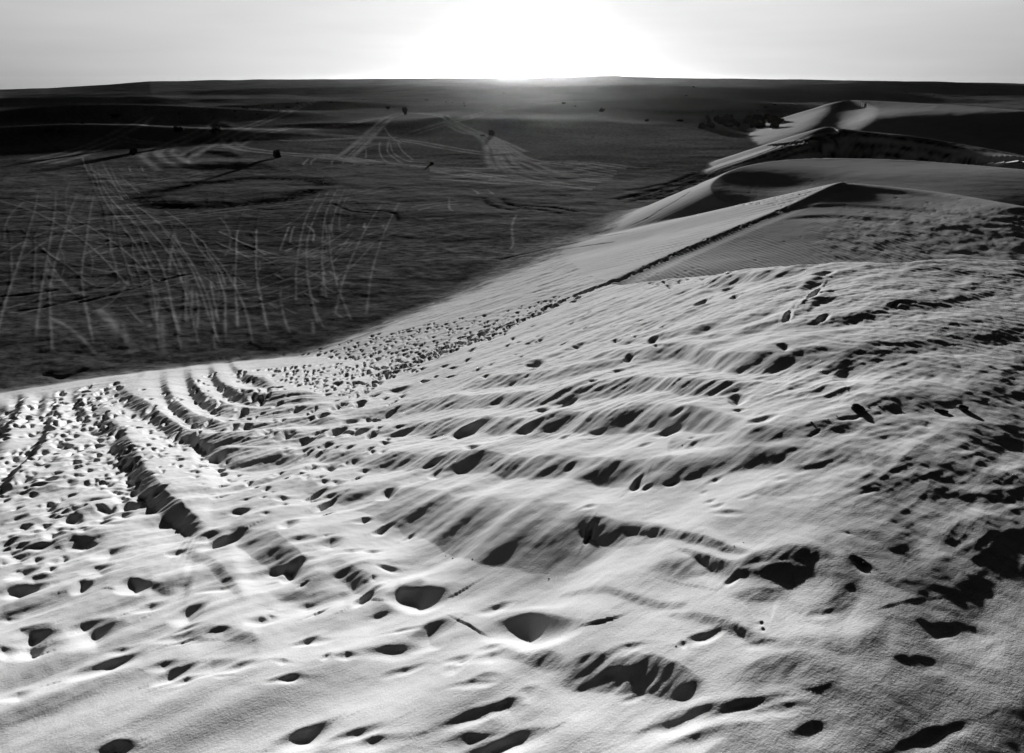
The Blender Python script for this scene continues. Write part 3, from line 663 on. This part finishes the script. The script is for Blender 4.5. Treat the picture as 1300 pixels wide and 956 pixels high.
# the dark churned ring
T(200, 190, 5.417, [[(-130,362),(0,380),(80,400),(400,385),(700,365),(900,330),(1060,285),(1120,262)],[(-110,350),(30,392),(300,390),(600,375),(800,350),(950,320)],[(-110,330),(0,290),(250,240),(500,210),(700,200),(950,205),(1100,220),(1210,248)],[(-140,365),(-135,340),(-100,328)]], val=-1.0, width=4.0, **S1)
T(0, 320, 5.3125, [[(0,300),(150,290),(360,260)],[(560,340),(760,290),(1100,190),(1275,150)],[(100,400),(300,370),(560,310)],[(300,830),(420,850),(560,800)]], val=-.7, width=.4, **S1)
T(380, 130, 4.643, [[(385,635),(470,640),(560,655),(580,700)],[(200,600),(300,640),(400,650)]], val=-.7, width=.5, **S1)
# arcs of wheel marks sweeping over the saddle between the dunes
T(860, 80, 2.955, [[(-10,490),(200,400),(330,352),(450,302),(600,277),(750,282),(1000,312),(1310,372)],[(-10,462),(150,400),(300,350),(420,303),(560,264),(700,257),(900,280),(1200,330)],[(150,410),(330,362),(480,315),(700,300),(900,318),(1200,360)]], val=-1.0, width=1.0, gauge=2.4)
T(860, 80, 2.955, [[(300,356),(480,306),(640,288),(820,294)],[(350,350),(520,300),(800,300),(1000,330)]], val=.35, width=.3)
T(0, 0, 1, [[(120,200),(135,240),(165,280),(200,330),(215,380),(225,440)],[(128,205),(150,250),(190,290),(225,340),(240,400),(250,440)],[(135,215),(170,250),(220,285),(260,330),(285,390),(292,440)],[(430,235),(415,270),(405,310),(410,360),(425,410)],[(420,235),(400,280),(392,330),(396,380)],
  [(440,290),(400,330),(330,360),(240,380),(150,395)],[(470,300),(420,345),(350,375),(280,390)],[(0,250),(60,270),(130,310),(180,360)],[(10,330),(60,300),(120,280),(180,275)],[(60,240),(50,300),(30,370),(20,430)],[(110,240),(95,300),(80,360),(90,440)],[(500,250),(470,300),(450,350),(440,400)],
  [(180,300),(260,320),(340,330),(420,320),(500,290)],[(100,330),(180,345),(260,345),(340,330)],[(520,230),(440,250),(330,262),(230,275),(140,290)],[(0,400),(80,380),(170,370),(240,350)]], val=.62, width=.18)
for k in range(34):
    x = prng.uniform(10, 470); y = prng.uniform(225, 380)
    a = prng.gauss(1.45, .5) if prng.random() < .6 else prng.uniform(-.5, .4)
    l = prng.uniform(14, 42); cv = prng.uniform(-.35, .35); pts = [(x, y)]
    for q in range(4):
        x += l * math.cos(a) * .8; y += l * math.sin(a) * .5; a += cv
        if y > 436 - max(0, x - 330) * .12 or y < 215 or x < 0: break
        pts.append((x, y))
    if len(pts) > 2: track(pts, width=prng.uniform(.10, .2), val=prng.uniform(.2, .55), pair=prng.random() < .4, depth=.01)

# ------------------------------------------------------------------ small relief of the near sand
nearm = R < 75
i9 = int(nearm.sum())
X, Y = RX[:i9], RY[:i9]; r_ = R[:i9, None] + 0 * X; az_ = AZ[None] + 0 * X
wx, wy = .80, .60                       # wind
al = X * wx + Y * wy; ac = -X * wy + Y * wx
warp = .35 * perlin(X * .5, Y * .5, 41)
right = sstep(math.radians(-6), math.radians(16), az_)
onN = sstep(.15, .8, DP[:i9])
brow = np.interp(az_, _fa, _rb)
infront = 1 - sstep(0, .6, r_ - brow)
# long wind-carved ribs
ribs = perlin(al * .32, ac * 1.5 + warp, 42) * .036 + perlin(al * .7, ac * 3.4 + warp, 43) * .024
rdg = lambda v: 1 - 2.4 * np.abs(v)
ribs2 = rdg(perlin(al * 1.1, ac * 6 + warp * 3 + .5 * perlin(X * 1.5, Y * 1.5, 40), 44)) * .0075 + rdg(perlin(al * 2.6, ac * 15 + warp * 4, 45)) * .0028 + perlin(al * 5, ac * 30, 39) * .0012
gate = .15 + .85 * sstep(-.1, .35, perlin(X * .45, Y * .45, 46))
scale = np.clip(r_ / 8., .2, 1.5)
nearw = sstep(9.5, 5.5, r_) * (1 - .65 * right)
ribn = perlin(al * .7, ac * 2.3 + warp, 36) * .058 + perlin(al * 1.9, ac * 5.5 + warp * 2, 37) * .013
farright = 1 - .72 * sstep(math.radians(22), math.radians(36), az_)
H[:i9] += onN * nearw * ribn
H[:i9] += onN * infront * farright * (ribs * scale * (.45 + .55 * right) + ribs2 * gate * (.5 + .5 * right) * np.clip(r_ / 4, .6, 1.5) * (1 + .7 * sstep(9, 6, r_) * sstep(math.radians(-16), math.radians(-4), az_)))
H[:i9] += onN * (.05 + .95 * infront) * (.006 * perlin(X * 6, Y * 6, 47) + .0025 * perlin(X * 17, Y * 17, 48)) * np.clip(r_ / 5, .5, 2.)
lump = .032 * fbm(X * .55, Y * .7, 49, 3)
H[:i9] += onN * lump * np.clip(r_ / 8, .3, 1) * (.22 + .78 * infront)
# fine ripples on the sheltered bowl behind the brow
bowl = (1 - infront) * onN * sstep(math.radians(7), math.radians(12), az_) * (1 - sstep(36, 41, r_))
rp = np.sin(2 * np.pi * ((X * 1.0 + Y * .12) * 4.6 + 1.5 * fbm(X * .45, Y * .2, 51, 3)))
flat = sstep(-.35, .1, perlin(X * .12, Y * .12, 52) + .5 - .6 * sstep(math.radians(26), math.radians(34), az_))
H[:i9] += bowl * (.0085 * rp * flat + (1 - flat) * .02 * fbm(X * 1.3, Y * .7, 53, 3))
# churned lumpy sand at the right end of the plateau
H[:i9] += bowl * sstep(math.radians(22), math.radians(27), az_) * .03 * fbm(X * 1.6, Y * .8, 54, 3)
# valley floor crust
onP = (1 - onN)
H[:i9] += onP * (.010 * fbm(X * .9, Y * .9, 55, 4, .6))
i8 = int((R < 420).sum())
X, Y = RX[i9:i8], RY[i9:i8]
H[i9:i8] += .03 * fbm(X * .35, Y * .25, 56, 3)

# ------------------------------------------------------------------ ground mesh
def ground_mesh():
    nv = NR * NA + 1
    co = np.empty((nv, 3), np.float32)
    co[:-1, 0] = RX.ravel(); co[:-1, 1] = RY.ravel(); co[:-1, 2] = H.ravel()
    co[-1] = (0, 0, H[0].mean())
    i = np.arange(NR - 1)[:, None]; j = np.arange(NA)[None]; jn = (j + 1) % NA
    q = np.stack([i * NA + j, (i + 1) * NA + j, (i + 1) * NA + jn, i * NA + jn], -1).reshape(-1, 4)[:, ::-1]
    jj = np.arange(NA); tri = np.stack([np.full(NA, nv - 1), jj, (jj + 1) % NA], 1)[:, ::-1]
    me = bpy.data.meshes.new("desert_ground")
    me.vertices.add(nv); me.vertices.foreach_set('co', co.ravel())
    nl = q.size + tri.size
    me.loops.add(nl)
    me.loops.foreach_set('vertex_index', np.concatenate([q.ravel(), tri.ravel()]).astype(np.int32))
    npoly = len(q) + len(tri)
    me.polygons.add(npoly)
    st = np.concatenate([np.arange(len(q)) * 4, len(q) * 4 + np.arange(len(tri)) * 3]).astype(np.int32)
    me.polygons.foreach_set('loop_start', st)
    me.polygons.foreach_set('use_smooth', np.ones(npoly, bool))
    me.update(calc_edges=True)
    fl = np.zeros(3, np.float32)
    if me.polygons[len(q) // 2].normal.z < 0: me.flip_normals()
    def attr(n, a):
        at = me.attributes.new(n, 'FLOAT', 'POINT')
        at.data.foreach_set('value', np.append(a.ravel(), 0).astype(np.float32))
    jag = .35 * fbm(RX * .8, RY * .8, 61, 4, .6) * np.minimum(1, R[:, None] / 20)
    mixw = sstep(math.radians(-27), math.radians(-14), AZ)[None] * (R[:, None] < 75)
    sand = sstep(.02, .30 + .75 * mixw, DP + jag * (.7 + 1.2 * mixw))
    for px, Y0, wx, wy, v in ((860, 320, 75, 40, .55), (905, 300, 60, 22, .4), (680, 250, 60, 40, .35), (960, 420, 130, 60, .45), (1120, 420, 180, 160, .5), (1000, 700, 400, 160, .4), (720, 80, 20, 16, .25), (560, 90, 30, 14, .18), (245, 172, 26, 12, .25)):
        a, _ = ray(px, 250); q = ((RX - a * Y0) / wx) ** 2 + ((RY - Y0) / wy) ** 2
        sand = np.maximum(sand, v * sstep(1.6, .5, q * (1 + .5 * perlin(RX / 22., RY / 30., 71))))
    attr('loose_sand', sand); attr('wheel_marks', TR)
    return me

def new_mat(name):
    m = bpy.data.materials.new(name); m.use_nodes = True
    n = m.node_tree; n.nodes.clear()
    o = n.nodes.new('ShaderNodeOutputMaterial'); b = n.nodes.new('ShaderNodeBsdfPrincipled')
    n.links.new(b.outputs[0], o.inputs[0])
    b.inputs['Roughness'].default_value = 1.0
    b.inputs['Specular IOR Level'].default_value = 0.0
    return m, n, b
def sand_material():
    m, n, b = new_mat("desert_sand")
    nd, lk = n.nodes, n.links
    def math_(op, a, c, clamp=False):
        x = nd.new('ShaderNodeMath'); x.operation = op; x.use_clamp = clamp
        for i, v in enumerate((a, c)):
            if isinstance(v, (int, float)): x.inputs[i].default_value = v
            else: lk.new(v, x.inputs[i])
        return x.outputs[0]
    def rngn(v, a, c, d, e):
        x = nd.new('ShaderNodeMapRange'); lk.new(v, x.inputs[0])
        for i, q in enumerate((a, c, d, e)): x.inputs[i + 1].default_value = q
        return x.outputs[0]
    geo = nd.new('ShaderNodeNewGeometry')
    at1 = nd.new('ShaderNodeAttribute'); at1.attribute_name = 'loose_sand'
    at2 = nd.new('ShaderNodeAttribute'); at2.attribute_name = 'wheel_marks'
    def noise(scale, detail, vec=None, rough=.6):
        x = nd.new('ShaderNodeTexNoise'); x.inputs['Scale'].default_value = scale; x.inputs['Detail'].default_value = detail
        x.inputs['Roughness'].default_value = rough
        lk.new(vec or geo.outputs['Position'], x.inputs['Vector']); return x.outputs[0]
    mp = nd.new('ShaderNodeMapping'); mp.inputs['Scale'].default_value = (.55, 1.0, 1.0); lk.new(geo.outputs['Position'], mp.inputs[0])
    # sand: pale quartz with faint heavier-grain drifts
    big = noise(.5, 5)
    gr = noise(150., 4, None, .8)
    sandv = math_('MULTIPLY', rngn(big, .3, .7, .44, .52), rngn(gr, .3, .7, .80, 1.16))
    # hardpan: dark gravel crust in streaky patches
    st1 = noise(2.2, 7, mp.outputs[0], .72)
    st2 = noise(.035, 4)
    pan = math_('MULTIPLY', rngn(st1, .36, .66, .05, .28), rngn(st2, .35, .65, .75, 1.35))
    mix = nd.new('ShaderNodeMix'); mix.data_type = 'FLOAT'
    lk.new(at1.outputs['Fac'], mix.inputs[0]); lk.new(pan, mix.inputs[2]); lk.new(sandv, mix.inputs[3])
    pos = math_('MAXIMUM', at2.outputs['Fac'], 0.0); neg = math_('MAXIMUM', math_('MULTIPLY', at2.outputs['Fac'], -1.0), 0.0)
    mix2 = nd.new('ShaderNodeMix'); mix2.data_type = 'FLOAT'
    lk.new(math_('MULTIPLY', pos, .85, True), mix2.inputs[0]); lk.new(mix.outputs[0], mix2.inputs[2]); mix2.inputs[3].default_value = .56
    dk = math_('SUBTRACT', 1.0, math_('MULTIPLY', neg, .85), True)
    col = math_('MULTIPLY', mix2.outputs[0], dk)
    lk.new(col, b.inputs['Base Color'])
    # grain and small crusts
    bp = nd.new('ShaderNodeBump'); bp.inputs['Strength'].default_value = .5; bp.inputs['Distance'].default_value = .004
    g2 = noise(85., 4); lk.new(g2, bp.inputs['Height'])
    bp2 = nd.new('ShaderNodeBump'); bp2.inputs['Strength'].default_value = .5; bp2.inputs['Distance'].default_value = .008
    mpw = nd.new('ShaderNodeMapping'); mpw.inputs['Rotation'].default_value = (0, 0, math.radians(-36.9)); mpw.inputs['Scale'].default_value = (.14, 1., 1.)
    mpr = nd.new('ShaderNodeVectorRotate'); mpr.inputs['Angle'].default_value = math.radians(-36.9); mpr.inputs['Axis'].default_value = (0, 0, 1)
    lk.new(geo.outputs['Position'], mpr.inputs['Vector'])
    mps = nd.new('ShaderNodeMapping'); mps.inputs['Scale'].default_value = (.15, 1., .3); lk.new(mpr.outputs[0], mps.inputs[0])
    g3 = noise(9., 6, mps.outputs[0], .65); lk.new(g3, bp2.inputs['Height'])
    lk.new(bp.outputs[0], bp2.inputs['Normal'])
    lk.new(bp2.outputs[0], b.inputs['Normal'])
    return m
me = ground_mesh()
me.materials.append(sand_material())
ground = bpy.data.objects.new("desert_ground", me)
COL.objects.link(ground)
ground['kind'] = 'structure'
ground['label'] = "wind-carved pale dunes above a dark gravel plain crossed by wheel tracks"
print("ground verts", NR * NA, NR, NA)
# ------------------------------------------------------------------ things standing on the sand
def ground_z(x, y):
    r = math.hypot(x, y); a = math.atan2(x, y)
    i = min(max(int(np.searchsorted(R, r)) - 1, 0), NR - 2); j = min(max(int(np.searchsorted(AZ, a)) - 1, 0), NA - 2)
    t = (r - R[i]) / (R[i + 1] - R[i]); u = (a - AZ[j]) / (AZ[j + 1] - AZ[j])
    return float((H[i, j] * (1 - t) + H[i + 1, j] * t) * (1 - u) + (H[i, j + 1] * (1 - t) + H[i + 1, j + 1] * t) * u)
def plant_point(px, py):
    p = hit(px, py)[0]
    return p[0], p[1], ground_z(p[0], p[1])
def mesh_from(name, vs, fs, mat):
    m = bpy.data.meshes.new(name); m.from_pydata([tuple(map(float, v)) for v in vs], [], fs); m.update(); m.materials.append(mat)
    return m
def leaf_material():
    m, n, b = new_mat("dry_leaf")
    ni = n.nodes.new('ShaderNodeTexNoise'); ni.inputs['Scale'].default_value = 2.5
    g = n.nodes.new('ShaderNodeNewGeometry'); n.links.new(g.outputs['Position'], ni.inputs['Vector'])
    r = n.nodes.new('ShaderNodeMapRange'); n.links.new(ni.outputs[0], r.inputs[0])
    r.inputs[1].default_value = .3; r.inputs[2].default_value = .7; r.inputs[3].default_value = .015; r.inputs[4].default_value = .045
    n.links.new(r.outputs[0], b.inputs['Base Color']); return m
def plain_material(name, v0, v1, sc):
    m, n, b = new_mat(name)
    ni = n.nodes.new('ShaderNodeTexNoise'); ni.inputs['Scale'].default_value = sc; ni.inputs['Detail'].default_value = 5
    g = n.nodes.new('ShaderNodeNewGeometry'); n.links.new(g.outputs['Position'], ni.inputs['Vector'])
    r = n.nodes.new('ShaderNodeMapRange'); n.links.new(ni.outputs[0], r.inputs[0])
    r.inputs[1].default_value = .3; r.inputs[2].default_value = .7; r.inputs[3].default_value = v0; r.inputs[4].default_value = v1
    n.links.new(r.outputs[0], b.inputs['Base Color']); return m
LEAF = leaf_material(); BARK = plain_material("dry_bark", .05, .10, 20.); CLOD = plain_material("damp_sand", .06, .13, 60.); CRUMB = plain_material("dry_sand_crumb", .12, .22, 80.)
def foliage_mesh(seed, n, flat=.7):
    """unit shrub: uneven clumps of small leaf blades, width about 1, height about flat"""
    g = random.Random(seed); vs, fs = [], []
    clumps = []
    for _ in range(9):
        a = g.uniform(0, 6.283); q = g.uniform(0, .36)
        clumps.append((q * math.cos(a), q * math.sin(a), g.uniform(.18, .72) * flat, g.uniform(.10, .22)))
    for k in range(n):
        cx, cy, cz, cr = g.choice(clumps)
        d = Vector((g.gauss(0, 1), g.gauss(0, 1), g.gauss(0, .8))).normalized() * cr * g.random() ** .35
        c = Vector((cx, cy, cz)) + d
        if c.z < .02: c.z = .02 + g.random() * .06
        s = g.uniform(.034, .072); u = Vector((g.gauss(0, 1), g.gauss(0, 1), g.gauss(0, 1))).normalized()
        w = u.orthogonal().normalized() * s * .4; u = u * s
        b = len(vs); vs += [c - u, c + w, c + u, c - w]; fs.append((b, b + 1, b + 2, b + 3))
    return mesh_from("shrub_foliage", vs, fs, LEAF)
def stem_mesh(seed, flat=.7):
    g = random.Random(seed); vs, fs = [], []
    for k in range(9):
        a = g.uniform(0, 6.283); top = Vector((.36 * math.cos(a) * g.random() ** .5, .36 * math.sin(a) * g.random() ** .5, flat * g.uniform(.45, .8)))
        base = Vector((.05 * math.cos(a), .05 * math.sin(a), -.06))
        pts = [base.lerp(top, t) + Vector((g.uniform(-.02, .02), g.uniform(-.02, .02), 0)) * (t > 0) for t in (0, .35, .7, 1)]
        for j, p in enumerate(pts):
            r0 = .016 * (1 - .25 * j)
            for q in range(5): vs.append(p + Vector((r0 * math.cos(q * 1.2566), r0 * math.sin(q * 1.2566), 0)))
        b = len(vs) - 20
        for j in range(3):
            for q in range(5): fs.append((b + j * 5 + q, b + j * 5 + (q + 1) % 5, b + j * 5 + 5 + (q + 1) % 5, b + j * 5 + 5 + q))
    return mesh_from("shrub_stems", vs, fs, BARK)
FOL = [foliage_mesh(100 + i, 1500, .55 + .12 * (i % 3)) for i in range(5)]
STEM = [stem_mesh(200 + i, .55 + .12 * (i % 3)) for i in range(5)]
SMALL = [foliage_mesh(300 + i, 260, .45 + .1 * (i % 3)) for i in range(5)]
def tagit(o, label, cat, group=None):
    o['label'] = label; o['category'] = cat
    if group: o['group'] = group
def add_shrub(px, py, wpx, hpx, label, group=None, parts=True, k=0):
    x, y, z = plant_point(px, py)
    dist = y / (CP + (478 - py) / FPX * SP)          # distance along the view axis
    w = wpx / FPX * dist; h = hpx / FPX * dist
    i = k % 5; fl = .55 + .12 * (i % 3)
    name = 'desert_shrub'
    if parts:
        e = bpy.data.objects.new(name, None); e.empty_display_size = .2
        COL.objects.link(e); e.location = (x, y, z - .03)
        e.rotation_euler = (0, 0, k * 1.7); e.scale = (w, w, h / fl)
        for nm, m in (('foliage', FOL[i]), ('stems', STEM[i])):
            c = bpy.data.objects.new(nm, m); COL.objects.link(c); c.parent = e
        tagit(e, label, 'shrub', group); return e
    o = bpy.data.objects.new(name, SMALL[i]); COL.objects.link(o)
    o.location = (x, y, z - .03); o.rotation_euler = (0, 0, k * 1.7); o.scale = (w, w, h / (.45 + .1 * (i % 3)))
    tagit(o, label, 'shrub', group); return o
SG = 'scattered shrubs on the gravel plain'
for k, (px, py, w, h, lab) in enumerate((
    (353, 200, 11, 11, 'small round dark shrub standing alone beside the tracks on the plain'),
    (276, 170, 20, 11, 'widest dark shrub of the plain, beside the broad pale track'),
    (227, 168, 14, 11, 'dark bushy shrub in the hollow below the low dune at left'),
    (169, 197, 16, 9, 'flat dark shrub casting a shadow, leftmost of the lone shrubs on the plain'),
    (514, 146, 9, 11, 'upright dark shrub where the two pale tracks fork toward the horizon'),
    (623, 171, 9, 7, 'dark shrub at the foot of the track left of the sun glare'),
    (548, 208, 8, 3, 'low flat dark tuft in the middle of the tracked plain'),
    (612, 173, 8, 3, 'thin flat tuft lying in the pale track beside a darker shrub'),
    (493, 139, 8, 4, 'small dark tuft just left of the upright forked-track shrub'),
    (822, 153, 9, 3, 'low dark tuft at the foot of the pale crescent dune, left of another'),
    (864, 154, 12, 3, 'low dark tuft at the foot of the pale crescent dune, near the thicket'),
    (764, 142, 10, 5, 'dark tuft left of the pale crescent dune horn'),
    (716, 133, 8, 3, 'dark tuft on the crest line right below the sun glare'))):
    add_shrub(px, py, w, h, lab, SG, True, k)
# thicket below the pale ridge
tg = random.Random(3)
th = [(891, 163, 14, 8), (897, 158, 12, 12), (909, 156, 9, 12), (903, 163, 14, 8)]
for i in range(44):
    x = tg.uniform(896, 996); th.append((x, tg.uniform(153, 165) - (x - 896) * .02, tg.uniform(8, 15), tg.uniform(5, 9)))
for k, (px, py, w, h) in enumerate(th):
    lab = 'dark shrub in the dense thicket below the pale ridge at right'
    if k == 2: lab = 'tallest pointed shrub at the left end of the dark thicket'
    if k == 0: lab = 'leftmost low shrub of the dark thicket at right'
    add_shrub(px, py, w, h, lab, 'shrubs of the dark thicket', True, k + 20)
# small tufts on the far slopes
far = [(541,128,7,3),(553,132,7,2.5),(566,131,8,3),(575,132,5,2),(589,133,6,2.5),(590,136,4,2),(312,139,10,4),(299,142,6,2.5),(326,146,6,2.5),(332,140,8,2.5),(345,136,7,2.5),(352,142,7,3),(365,137,6,2.5),(228,146,6,2.5),(266,149,6,3),(186,141,7,2.5),(300,150,8,3),(378,132,6,2),(420,131,6,2),(240,141,6,2),(462,127,6,2),(262,138,5,2),(145,150,22,5),(105,158,9,4),(80,170,16,6),(62,168,10,5),(870,124,6,2),(905,140,5,2),(962,141,5,2),(985,133,7,2),(1005,133,7,2),(880,112,5,2),(640,120,5,2),(730,135,4,2),(960,152,7,3),(972,137,6,2),(1150,118,6,2),(1185,122,6,2)]
ORD = 'leftmost second third fourth fifth sixth seventh eighth ninth tenth eleventh twelfth thirteenth fourteenth fifteenth sixteenth seventeenth eighteenth nineteenth'.split()
far.sort(); cnt = {}
for k, (px, py, w, h) in enumerate(far):
    if px < 120: lab = 'dark shrub in the shaded far corner of the plain at left'
    elif px < 480: lab = 'tiny dark tuft on the far slopes left of the forked-track shrub'
    elif px < 700: lab = 'tiny dark tuft in the row beyond the crossing of pale tracks'
    else: lab = 'tiny dark tuft on the far dunes right of the sun'
    grp = {'d': 'shrubs in the far left corner'}.get(lab[0], lab.replace('tiny dark tuft', 'tufts'))
    n_ = cnt.get(lab, 0); cnt[lab] = n_ + 1
    lab = lab + ', ' + (ORD[n_] if n_ == 0 else ORD[n_] + ' from the left')
    add_shrub(px, py, w, h, lab, grp, False, k)

# clods and crumbs of sand on the near dune
def clod_mesh(seed, mat, sub=2):
    import bmesh
    bm = bmesh.new(); bmesh.ops.create_icosphere(bm, subdivisions=sub, radius=.5)
    g = random.Random(seed); off = Vector((g.uniform(0, 50), g.uniform(0, 50), g.uniform(0, 50)))
    from mathutils import noise as mn
    for v in bm.verts:
        f = 1 + .45 * mn.noise(v.co * 2.2 + off) + .2 * mn.noise(v.co * 6 + off)
        v.co = v.co * f; v.co.z *= .72
    m = bpy.data.meshes.new("clod_shape"); bm.to_mesh(m); bm.free(); m.materials.append(mat)
    m.polygons.foreach_set('use_smooth', [True] * len(m.polygons))
    return m
CM = [clod_mesh(i, CLOD, 3) for i in range(3)]; KM = [clod_mesh(10 + i, CRUMB, 2) for i in range(4)]
def real_hit(px, py):
    a, b = ray(px, py); Y = .8
    while Y < 60:
        if float(b * Y) < ground_z(float(a * Y), Y): break
        Y *= 1.004
    return float(a * Y), Y, ground_z(float(a * Y), Y)
def add_clod(px, py, wpx, hpx, mesh, name, label, cat, group=None, rot=0.):
    x, y, z = real_hit(px, py)
    dist = y / (CP + (478 - py) / FPX * SP)
    w = wpx / FPX * dist; h = hpx / FPX * dist
    o = bpy.data.objects.new(name, mesh); COL.objects.link(o)
    o.location = (x, y, z + h * .16); o.rotation_euler = (.1, .1, rot); o.scale = (w, w * .85, h * 1.0)
    tagit(o, label, cat, group)
add_clod(1088, 520, 17, 10, CM[0], 'sand_clod', 'dark damp clod lying alone on the bright ridge tread', 'clod', 'dark clods on the dune')
add_clod(1222, 520, 15, 9, CM[1], 'sand_clod', 'dark damp clod at the edge of the black hollow at right', 'clod', 'dark clods on the dune')
add_clod(1194, 523, 16, 6, CM[2], 'sand_clod', 'flat dark clod left of the one by the black hollow', 'clod', 'dark clods on the dune')
for k, (px, py, w, h, lab) in enumerate(((1103, 518, 6, 2.5, 'dark crumb touching the right side of the lone clod'), (1116, 516, 6, 2, 'middle crumb of the three strung out right of the lone clod'), (1134, 512, 5, 2, 'farthest crumb of the three strung out right of the lone clod'),
    (1062, 529, 3.5, 1.6, 'tiny crumb left of the lone dark clod'), (1051, 533, 3, 1.4, 'tiny crumb second left of the lone dark clod'), (1030, 537, 5, 2, 'dark crumb at the left end of the crumb trail'), (1074, 531, 3, 1.3, 'tiny crumb below left of the lone dark clod'),
    (966, 791, 7, 4, 'upper dark crumb of the pair on the round scrape rim'), (968, 799, 7, 4, 'lower dark crumb of the pair on the round scrape rim'), (1096, 716, 7, 4, 'dark crumb in the small pit right of the round scrape'),
    (866, 565, 3, 1.5, 'tiny crumb on the bright tread left of the clods'), (575, 709, 4, 2, 'crumb at the lip of the broad grey step'), (566, 707, 3, 1.5, 'small crumb left of another at the lip of the broad grey step'), (600, 710, 4, 2, 'right crumb along the lip of the broad grey step'),
    (697, 736, 4, 2, 'crumb where the bright drift ends against the grey step'), (932, 694, 3, 1.5, 'tiny crumb on the bright ridge above the round scrape'), (944, 689, 3, 1.5, 'second tiny crumb on the bright ridge above the round scrape'), (858, 822, 4, 2, 'crumb beside the lower right scoop'))):
    add_clod(px, py, w * .7, h * .7, KM[k % 4], 'sand_crumb', lab, 'crumb', 'crumbs of sand on the dune', k * 1.3)

# ------------------------------------------------------------------ dusty evening air
def haze_box():
    x, y0, y1, z0, z1 = 9400, -9400, 9400, -220., 40.
    v = [(-x, y0, z0), (x, y0, z0), (x, y1, z0), (-x, y1, z0), (-x, y0, z1), (x, y0, z1), (x, y1, z1), (-x, y1, z1)]
    f = [(0, 3, 2, 1), (4, 5, 6, 7), (0, 1, 5, 4), (1, 2, 6, 5), (2, 3, 7, 6), (3, 0, 4, 7)]
    m = bpy.data.meshes.new("haze"); m.from_pydata(v, [], f); m.update()
    mt = bpy.data.materials.new("haze_air"); mt.use_nodes = True; n = mt.node_tree; n.nodes.clear()
    o = n.nodes.new('ShaderNodeOutputMaterial'); pv = n.nodes.new('ShaderNodeVolumePrincipled')
    pv.inputs['Density'].default_value = HAZE; pv.inputs['Anisotropy'].default_value = .9
    pv.inputs['Color'].default_value = (.9, .9, .9, 1)
    n.links.new(pv.outputs[0], o.inputs['Volume'])
    m.materials.append(mt)
    ob = bpy.data.objects.new("haze", m); COL.objects.link(ob)
    ob['kind'] = 'stuff'; ob['label'] = 'thin dusty air lying over the desert toward the low sun'
HAZE = 0.6e-5
haze_box()
